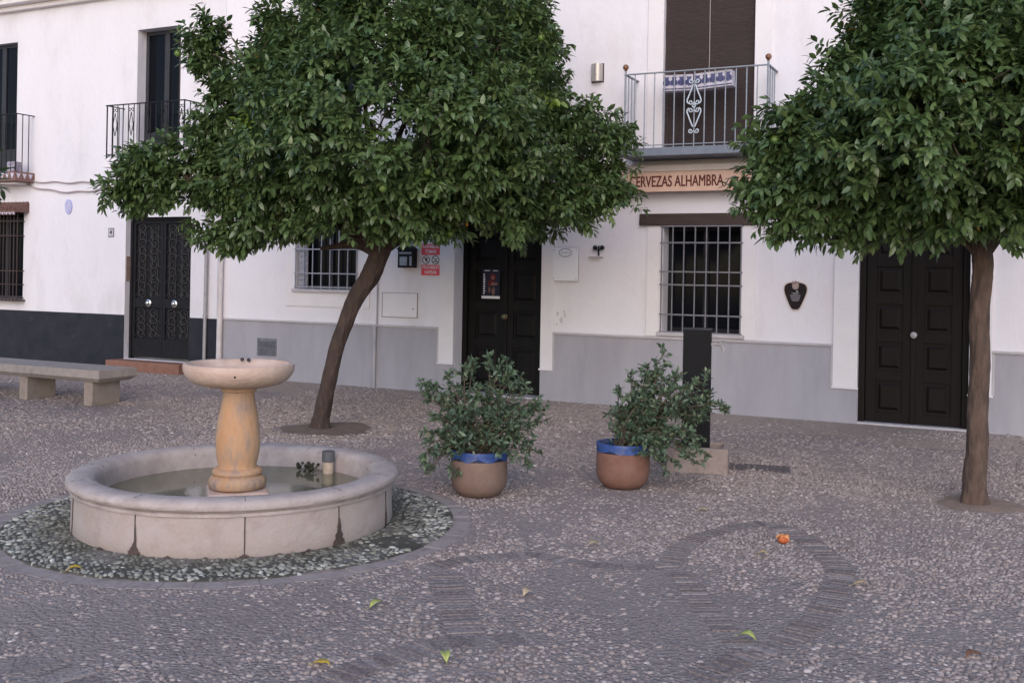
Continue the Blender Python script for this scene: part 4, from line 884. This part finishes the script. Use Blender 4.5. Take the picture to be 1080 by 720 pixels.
def crown_points(lobes, ntips, ctr, zcut, deep=.85):
    lo = np.array(lobes)
    # leafy clumps standing out of the crown surface, then tips spread over each clump
    cp, cd = surf(lo, int(ntips*.30), 1.0, zcut, .80, lambda k: RNG.uniform(.80, .93, k))
    nc = min(len(cp), int(ntips/13)); cp, cd = cp[:nc], cd[:nc]
    cr_ = RNG.uniform(.14, .27, nc); m1 = int(ntips*.70); ci = RNG.integers(0, nc, m1*2)
    d = unit(RNG.normal(size=(m1*2, 3))+cd[ci]*.7); p = cp[ci]+d*(cr_[ci]*RNG.uniform(.6, 1.08, m1*2))[:, None]
    k = (p[:, 2] > zcut-.05-DIP*np.exp(-((p[:, 0]+.95)/.45)**2)+.07*fld(p[:, 0], p[:, 1], 5, 8)); p, d = p[k][:m1], d[k][:m1]
    p2, d2 = surf(lo, ntips*3, deep, zcut, .72, lambda k: np.where(RNG.random(k) < .5, RNG.uniform(.80, .97, k), RNG.uniform(.45, .80, k)))
    m2 = ntips-len(p); return np.concatenate([p, p2[:m2]]), np.concatenate([d, d2[:m2]])
def crown(name, lobes, ntips, per, ctr, zcut, ll, m, parent, fresh=(), wr=(.42, .54), droopg=.40):
    p, d = crown_points(lobes, ntips, ctr, zcut)
    ax = unit(unit(p-np.array(ctr))*.7+d*.7+RNG.normal(size=p.shape)*.35+np.array([0, 0, .12]))
    n = len(p)*per; ti = np.repeat(np.arange(len(p)), per); j = np.tile(np.arange(per), len(p))
    a = ax[ti]; o1 = unit(np.cross(a, RNG.normal(size=(len(p), 3))[ti])); o2 = np.cross(a, o1)
    ph = j*2.4+RNG.uniform(0, 6.28, len(p))[ti]; th = R(30)+R(62)*(j/per)+RNG.normal(0, .18, n)
    rad = o1*np.cos(ph)[:, None]+o2*np.sin(ph)[:, None]
    D_ = unit(a*np.cos(th)[:, None]+rad*np.sin(th)[:, None]+np.array([0, 0, -droopg])+RNG.normal(size=(n, 3))*.12)
    base = p[ti]-a*(.015*j+.005)[:, None]*ll/.1
    Nn = unit(a*.6+np.array([0, 0, 1.0])+RNG.normal(size=(n, 3))*.35)
    Ln = ll*RNG.uniform(.62, 1.2, n); Wd = Ln*RNG.uniform(wr[0], wr[1], n)
    tr = RNG.beta(2.2, 2.6, len(p)); rnd = np.clip(.78*(.55*tr[ti]+.45*RNG.random(n))+.05, 0, .86)
    for (fx, fy, fz, fr_) in fresh:
        near = np.linalg.norm(p-np.array([fx, fy, fz]), axis=1) < fr_; rnd = np.where(near[ti], RNG.uniform(.93, .985, n), rnd)
    ye = RNG.random(n) < .0003; rnd[ye] = 1.0
    return leaves(name, base, D_, Nn, Ln, Wd, rnd, m, parent), p
def smooth_path(pts, rs, sub=6):
    q, r_ = [], []
    for i in range(len(pts)-1):
        p0, p1, p2, p3 = pts[max(i-1, 0)], pts[i], pts[i+1], pts[min(i+2, len(pts)-1)]
        for k_ in range(sub):
            t = k_/sub; q.append(.5*((2*p1)+(p2-p0)*t+(2*p0-5*p1+4*p2-p3)*t*t+(3*p1-p0-3*p2+p3)*t**3)); r_.append(rs[i]*(1-t)+rs[i+1]*t)
    q.append(pts[-1]); r_.append(rs[-1]); return q, r_
def limb_paths(root, fork, targets, m, r0=.055):
    for (t, rr) in targets:
        f = fork; mid_ = f.lerp(t, .5)+Vector((random.uniform(-.1,.1), random.uniform(-.1,.1), random.uniform(.02,.15)))
        a, b = smooth_path([f, f.lerp(mid_, .5)+Vector((0, 0, .05)), mid_, t], [rr, rr*.85, rr*.6, rr*.25], 5)
        s = MB(); s.tube(a, b, 8, rough=.05); o = s.build('limb', m, root, smooth=True)
def lobes_px(L_, Y0):
    out = []
    for (px, py, pr, dy) in L_:
        v = P(px, py, Y0+dy); out.append((v.x, v.y, v.z, max(.09, pr/FPX*(Y0+dy)-.13)))
    return out
def fruits(root, pts, ctr, n, r_, m):
    idx = RNG.choice(len(pts), len(pts), replace=False); pr = None; c0 = 0
    for i in idx:
        p = pts[i]; v = unit((p-np.array(ctr))[None])[0]
        if v[1] > .1: continue
        if pr is None:
            s = MB(); s.ball((0, 0, 0), r_, 8); pr = s.build('green_orange', m, root, smooth=True); c = pr
        else: c = pr.copy(); C.objects.link(c); c.parent = root
        c.location = (p[0]-v[0]*.02, p[1]-v[1]*.02, p[2]-.05); c0 += 1
        if c0 >= n: break
def orange_tree(label, base, tr_pts, tr_r, fork_i, lob, Y0, ntips, per, zcut, ll, barkm, limbs, fresh=(), nf=0, fruit_r=.036):
    root = thing('orange_tree', label, 'tree', base, 0, 'orange trees on the square')
    bx = base
    def rel(v): return Vector(v)-bx
    pts, rs = smooth_path([rel(v) for v in tr_pts], tr_r, 7)
    s = MB(); s.tube(pts, rs, 22, rough=.05); s.build('trunk', barkm, root, smooth=True)
    L_ = [(a[0]-bx.x, a[1]-bx.y, a[2], a[3]) for a in lobes_px(lob, Y0)]
    ctr = (np.mean([a[0] for a in L_]), np.mean([a[1] for a in L_]), np.mean([a[2] for a in L_])-.3)
    limb_paths(root, rel(tr_pts[fork_i]), [(rel(v), r_) for v, r_ in limbs], barkm)
    fr_ = [(*(rel(P(px, py, Y0+dy))), q) for (px, py, dy, q) in fresh]
    cr_, pts_ = crown('crown', L_, ntips, per, ctr, zcut, ll, M['leaf'], root, fr_)
    # inner twigs
    s = MB(); sel = RNG.choice(len(pts_), min(260, len(pts_)), replace=False)
    lc = np.array([a[:3] for a in L_]); lcv = lc*.7+np.array(ctr)*.3
    for i in sel:
        p = pts_[i]; k_ = np.argmin(np.linalg.norm(lcv-p, axis=1)); q0 = Vector(lcv[k_]); q1 = Vector(p)
        s.tube([q0, q0.lerp(q1, .5)+Vector((0, 0, .05)), q1], [.012, .007, .003], 4, cap=False)
    s.build('twigs', M['twig'], root)
    if nf: fruits(root, pts_, ctr, nf, fruit_r, M['greenfruit'])
    return root
# --- left tree
Y1 = TREE1.y
T1 = [TREE1+Vector((0, 0, -.05)), P(339, 440, Y1), P(345, 410, Y1), P(354, 372, Y1), P(364, 340, Y1), P(377, 312, Y1), P(391, 290, Y1), P(400, 268, Y1), P(412, 238, Y1), P(425, 195, Y1)]
lob1 = [(400,130,140,0),(300,115,88,-.1),(500,105,115,.1),(425,20,120,.2),(340,20,78,-.2),(505,10,85,0),(440,-70,90,.1),(370,-50,70,0),
 (592,165,70,.1),(632,150,40,0),(640,205,34,0),(652,175,26,0),(657,145,22,.1),(648,213,22,-.1),(612,135,30,0),(598,218,42,-.3),(520,205,62,-.5),(440,215,60,-.7),(370,215,55,-.7),(300,205,60,-.4),(245,190,48,-.1),
 (200,175,48,0),(170,178,50,0),(150,192,36,0),(160,168,32,.1),(122,200,20,-.1),(180,200,30,-.2),(235,245,38,-.1),(262,250,34,-.2),(272,238,30,-.3),(213,45,30,0),(226,72,22,.1),(250,95,30,.1),(222,105,18,.1),(225,140,36,.1),
 (400,120,120,-1.1),(480,130,95,-1.2),(330,140,85,-1.0),(420,30,90,-1.0),(540,150,70,-.8),(420,120,130,1.2),(500,90,110,1.3),(330,100,95,1.1),(430,10,100,1.2),(560,40,42,.0),(560,200,60,.8),(300,190,60,.8),(410,190,70,1.3),
 (470,235,36,-.2),(560,235,32,-.1),(335,240,30,-.2),(405,243,24,-.5)]
orange_tree('larger orange tree with leaning dark trunk behind the stone fountain', Vector((TREE1.x, TREE1.y, 0)), T1, [.135,.088,.078,.075,.079,.088,.10,.10,.08,.05], 7, lob1, Y1, 11500, 12, 1.96, .092, M['bark'],
 [(P(338,262,Y1-.1), .062), (P(300,190,Y1-.2), .05), (P(430,120,Y1), .07), (P(500,150,Y1+.2), .055), (P(580,190,Y1), .045), (P(380,60,Y1+.2), .05), (P(240,180,Y1), .04), (P(360,160,Y1+.8), .05), (P(450,150,Y1-.8), .05)],
 fresh=[(428, 18, -.9, .26), (592, 112, -.45, .16), (254, 130, -.5, .2), (385, 150, -1.6, .2)], nf=34, fruit_r=.036)
DIP = 0
# --- right tree
Y2 = TREE2.y
T2 = [TREE2+Vector((0, 0, -.05)), P(1028, 515, Y2), P(1030, 480, Y2), P(1031, 430, Y2), P(1034, 380, Y2), P(1032, 340, Y2), P(1036, 300, Y2), P(1036, 275, Y2), P(1030, 235, Y2), P(1025, 180, Y2)]
lob2 = [(1030,110,165,0),(925,120,85,0),(900,180,85,-.1),(985,45,88,0),(848,165,62,0),(818,150,46,0),(812,198,38,0),(836,225,40,-.1),(880,218,48,-.2),(940,222,48,-.3),(1000,222,46,-.4),(1060,222,44,-.4),(1120,215,48,-.3),
 (1120,100,120,0),(1190,150,95,0),(1180,60,90,0),(1000,-10,110,0),(1080,-20,110,.1),(900,85,46,0),(930,35,46,0),(1240,190,60,0),(1030,-80,80,0),
 (980,120,105,-.8),(1080,120,110,-.8),(900,160,60,-.6),(1020,40,90,-.7),(1150,150,80,-.6),(1000,110,120,.9),(1100,100,120,.9),(1050,30,90,.8),(900,170,60,.7)]
orange_tree('nearer right orange tree with straight brown trunk before the right door', Vector((TREE2.x, TREE2.y, 0)), T2, [.115,.084,.076,.070,.069,.069,.070,.072,.055,.03], 7, lob2, Y2, 9400, 12, 1.80, .083, M['bark2'],
 [(P(960,190,Y2-.1), .032), (P(1120,180,Y2), .042), (P(1040,100,Y2), .045), (P(900,170,Y2), .03), (P(1000,60,Y2+.4), .035), (P(1080,60,Y2-.3), .035), (P(1180,140,Y2), .03)],
 fresh=[(1080, 160, -1.0, .1), (950, 265, -.5, .14)], nf=26, fruit_r=.034)
# --- third tree, only a leaf tip reaches the frame at far left
Y3 = 9.6; b3 = Vector((-6.15, 9.6, 0))
T3 = [b3+Vector((0,0,-.05)), b3+Vector((.02,0,.5)), b3+Vector((-.03,0,1.1)), b3+Vector((.02,0,1.7)), b3+Vector((0,0,2.2)), b3+Vector((0,0,2.8))]
lob3 = [(-170,110,115,0),(-110,150,85,0),(-75,180,62,0),(-45,197,42,0),(-240,140,100,0),(-170,60,100,0),(-150,140,100,.8),(-150,140,100,-.8)]
orange_tree('orange tree left of the bench of which only a leafy branch tip shows', b3, T3, [.11,.10,.095,.095,.08,.04], 4, lob3, Y3, 2300, 12, 1.85, .11, M['bark'],
 [(P(-110,150,Y3), .045), (P(-170,90,Y3), .05), (P(-240,140,Y3), .04)])

# ------------------------------------------------------------------ potted bushes
def pot(root, r_, h, wobble, mterra, zig):
    q = MB(); prof = [(.0,0),(r_*.45,0),(r_*.72,.012),(r_*.92,.06),(r_*1.0,.13),(r_*1.0,h*.62),(r_*.985,h*.80)]
    q.lathe(prof, 40); body = q.build('pot', mterra, root, smooth=True)
    q = MB(); n_ = 40; vs = []
    for j in range(n_):
        a = 2*math.pi*j/n_; dz = (.05 if (j // 2) % 2 else 0) if zig else .012*math.sin(5*a)+.006*math.sin(11*a)
        if zig: dz = .045*abs(((j/5.0) % 1)-.5)*2
        vs.append((r_*.99*math.cos(a), r_*.99*math.sin(a), h*(.77 if zig else .82)+dz*.8-.0))
    rings = [vs]
    for (rr, zz) in ((r_*1.0, h*.90), (r_*1.015, h*.97), (r_*1.0, h), (r_*.90, h), (r_*.88, h*.9), (r_*.86, h*.8)): rings.append([(rr*math.cos(2*math.pi*j/n_), rr*math.sin(2*math.pi*j/n_), zz) for j in range(n_)])
    rings[0] = [(x*1.012, y*1.012, z) for x, y, z in rings[0]]
    allv = [v for r__ in rings for v in r__]
    q.add(allv, [(i*n_+j, i*n_+(j+1) % n_, (i+1)*n_+(j+1) % n_, (i+1)*n_+j) for i in range(len(rings)-1) for j in range(n_)])
    q.build('blue_rim', M['blueglaze'], root, smooth=True)
    q = MB(); q.lathe([(r_*.93,h*.83),(0.001,h*.86)], 24); q.build('soil', M['soil'], root)
def bush(root, shoots, ll, m, leaves_per, h0, rseed, side=.25):
    """shoots: (x, y, z) tips relative to pot; each is a curved stem with side twigs carrying small leaves"""
    rr = random.Random(rseed); Pp = []; Dd = []; s = MB()
    for tip in shoots:
        t0 = Vector((rr.uniform(-.08, .08), rr.uniform(-.08, .08), h0)); t1 = Vector(tip)
        mid_ = t0.lerp(t1, .5)+Vector((rr.uniform(-.05, .05), rr.uniform(-.05, .05), .05+.12*abs(t1.x)))
        path, rs = smooth_path([t0, mid_, t1], [.007, .005, .002], 6); s.tube(path, rs, 5, cap=False)
        L_ = (t1-t0).length
        nt_ = max(3, int(L_/.055))
        for k_ in range(nt_):
            f = .25+.75*(k_+rr.random())/nt_; i = min(int(f*(len(path)-1)), len(path)-2); b = path[i]; dr = (path[i+1]-path[i]).normalized()
            sd = (dr*.7+Vector((rr.gauss(0, .7), rr.gauss(0, .7), rr.gauss(.15, .5)))).normalized()
            ln = side*rr.uniform(.25, .75)*(1.1-f*.7); e = b+sd*ln; s.tube([b, b.lerp(e, .5)+Vector((0, 0, .01)), e], [.003, .0025, .0015], 4, cap=False)
            for l in range(leaves_per):
                g_ = rr.random()**.6; pp = b.lerp(e, g_); Pp.append(pp+Vector((rr.gauss(0,.006), rr.gauss(0,.006), rr.gauss(0,.006))))
                Dd.append((sd*.6+Vector((rr.gauss(0, .8), rr.gauss(0, .8), rr.gauss(.1, .6)))).normalized())
        for l in range(7): Pp.append(t1-(path[-1]-path[-2]).normalized()*.012*l); Dd.append(((path[-1]-path[-2]).normalized()*.7+Vector((rr.gauss(0, .7), rr.gauss(0, .7), rr.gauss(.1, .5)))).normalized())
    s.build('stems', M['twig'], root)
    Pp = np.array([tuple(v) for v in Pp]); Dd = np.array([tuple(v) for v in Dd]); n = len(Pp)
    Ln = ll*RNG.uniform(.6, 1.25, n)
    leaves('foliage', Pp, Dd, unit(np.array([0, 0, 1.])+RNG.normal(size=(n, 3))*.5), Ln, Ln*RNG.uniform(.38, .5, n), np.clip(RNG.beta(2, 2.3, n)+.04, 0, 1), m, root)
def tips_px(lst, Y0, org):
    o = []
    for (px, py, dy) in lst:
        v = P(px, py, Y0+dy)-org; o.append(tuple(v))
    return o
# left bush
g1 = G(504, 527); c1 = Vector((g1.x, g1.y+.17, 0)); r1 = thing('potted_bush', 'wide bushy shrub in a weathered pot with scalloped blue rim left of the other pot', 'potted plant', c1, 0, 'potted bushes on the square')
pot(r1, .208, .335, 0, M['terra2'], True)
tp = [(452,405,0),(447,402,-.1),(462,425,.1),(448,418,0),(455,440,0),(470,395,.1),(490,385,0),(500,378,.1),(515,380,0),(525,388,0),(535,378,0),(540,390,-.1),(550,400,.1),(558,410,0),(565,425,0),(575,432,0),(570,445,.1),(560,455,-.1),
 (450,470,0),(445,482,-.1),(455,492,0),(465,480,-.2),(475,500,-.2),(450,455,.1),(570,478,0),(560,490,-.1),(548,480,-.2),(480,440,-.2),(500,430,-.25),(520,440,-.25),(540,450,-.2),(490,460,-.3),(520,465,-.3),(505,410,-.15),(530,415,-.2),(480,415,.2),(510,420,.3),(540,430,.3),(500,450,.25),(465,455,-.1),(555,440,-.2),(485,480,-.3),(530,475,-.3),(472,465,.2),(560,465,.2),(446,495,-.1),(470,445,0),(550,460,0)]
bush(r1, tips_px(tp, c1.y, c1), .050, M['leafp'], 12, .28, 3)
# right bush, leaning right over the basin
g2 = G(659, 518); c2 = Vector((g2.x, g2.y+.17, 0)); r2 = thing('potted_bush', 'shrub spilling sideways from a terracotta pot with plain blue rim beside the black post', 'potted plant', c2, 0, 'potted bushes on the square')
pot(r2, .205, .345, 0, M['terra'], False)
tp = [(665,395,0),(650,430,0),(648,455,-.05),(655,410,.1),(668,412,-.1),(684,385,0),(685,400,-.1),(702,368,0),(700,385,-.1),(708,400,0),(720,395,.1),(728,410,-.2),(740,420,-.2),(748,400,0),(752,415,0),(765,428,0),(770,433,0),(748,440,-.2),(740,460,-.25),(730,480,-.25),(715,490,-.2),(705,498,-.2),(700,480,-.25),(690,465,-.25),(735,470,-.3),(725,455,-.3),(710,440,-.3),(695,430,-.3),(680,440,-.25),(665,450,-.2),(660,440,.1),(675,425,.1),(690,415,.1),(700,410,.2),(715,425,.2),(730,435,.1),(720,470,-.1),(745,480,-.15),(738,490,-.2),(675,460,-.25),(715,410,-.2),(690,480,-.3),(705,460,-.3),(740,445,.1),(682,420,-.2)]
tp += [(672,445,-.1),(658,462,-.2),(682,462,-.28),(695,450,.0),(712,455,-.1),(672,405,.05),(692,395,.1)]
bush(r2, tips_px(tp, c2.y, c2), .046, M['leafp'], 13, .29, 5)
# terracotta drip shadow piece under bush 2 pot: none

# ------------------------------------------------------------------ fallen leaves and orange
LM = dict(y=mat('leaf_yellow', (.60,.42,.06), .6, (.42,.28,.05), 60, 1), g=mat('leaf_yellow_green', (.42,.45,.14), .6, (.30,.34,.09), 60, 1), b=mat('leaf_brown', (.26,.12,.06), .7, (.16,.07,.04), 60, 1), p=mat('leaf_pale', (.50,.40,.26), .7, (.38,.28,.17), 60, 1))
fallen = [(79,603,'y',20,'yellow and brown leaf on the pebble ring left front of the fountain'),
 (397,640,'g',50,'small yellow green leaf on smooth paving below the fountain'),
 (339,704,'y',-20,'yellow leaf at the bottom edge of the paving'),
 (470,696,'g',100,'pale green leaf below the straight brick band'),
 (788,675,'g',-30,'yellow green leaf where the brick bands meet'),
 (556,628,'p',60,'pale tan leaf between the fountain and the brick loop'),
 (626,577,'p',10,'pale leaf on the paving in front of the terracotta pot'),
 (805,587,'p',-15,'pale leaf inside the brick loop below the orange'),
 (741,540,'p',15,'pale leaf on the paving below the drinking fountain'),
 (907,619,'p',0,'pale leaf just right of the brick loop'),
 (1027,694,'b',20,'brown leaf near the bottom right corner')]
for (px, py, m_, rot, lab) in fallen:
    v = G(px, py); q = MB(); L_, W_ = .085 if py > 600 else .075, .042
    xs_ = [0, .25, .55, .8, 1]; ws = [0, .8, 1, .6, 0]; vs = []; fs = []
    for i in range(5):
        lift = .010+.016*math.sin(xs_[i]*3.1)*random.uniform(.6, 1.3)+.006*random.random()
        for sg in (-1, 0, 1): vs.append((L_*(xs_[i]-.5), sg*ws[i]*W_*.5, lift+(.012*abs(sg)*ws[i])))
    for i in range(4): fs += [(3*i, 3*i+3, 3*i+4, 3*i+1), (3*i+1, 3*i+4, 3*i+5, 3*i+2)]
    q.add(vs, fs); q.tube([(-.06, 0, .012), (-L_*.5, 0, .012)], .0015, 5)
    o = q.build('fallen_leaf', LM[m_], smooth=True); sm = o.modifiers.new('thick', 'SOLIDIFY'); sm.thickness = .0012
    o.location = (v.x, v.y, 0); o.rotation_euler = (random.uniform(-.1, .1), random.uniform(-.1, .1), R(rot)); tag(o, lab, 'leaf', 'fallen leaves on the paving')
v = G(826, 573); og = thing('burst_orange', 'burst orange lying inside the brick loop', 'orange', (v.x, v.y, 0))
q = MB(); q.ball((0, 0, .026), .034, 10, sz=.78)
q.v = [(x*(1+.12*math.sin(7*math.atan2(y, x))*(z > .02)), y*(1+.12*math.sin(7*math.atan2(y, x))*(z > .02)), z) for x, y, z in q.v]; q.build('flesh', M['orange'], og, smooth=True)
q = MB()
for i in range(5):
    a = i*1.257+.3; c_, s_ = math.cos(a), math.sin(a); q.add([(.012*c_-.012*s_, .012*s_+.012*c_, .052), (.012*c_+.012*s_, .012*s_-.012*c_, .052), (.050*c_, .050*s_, .03+.012*(i % 2)), (.03*c_, .03*s_, .058)], [(0,1,3), (0,3,2), (1,2,3)])
q.build('peel_flap', mat('peel_inner', (.62,.26,.09), .6), og)
SC.render.resolution_x = 1024; SC.render.resolution_y = 682
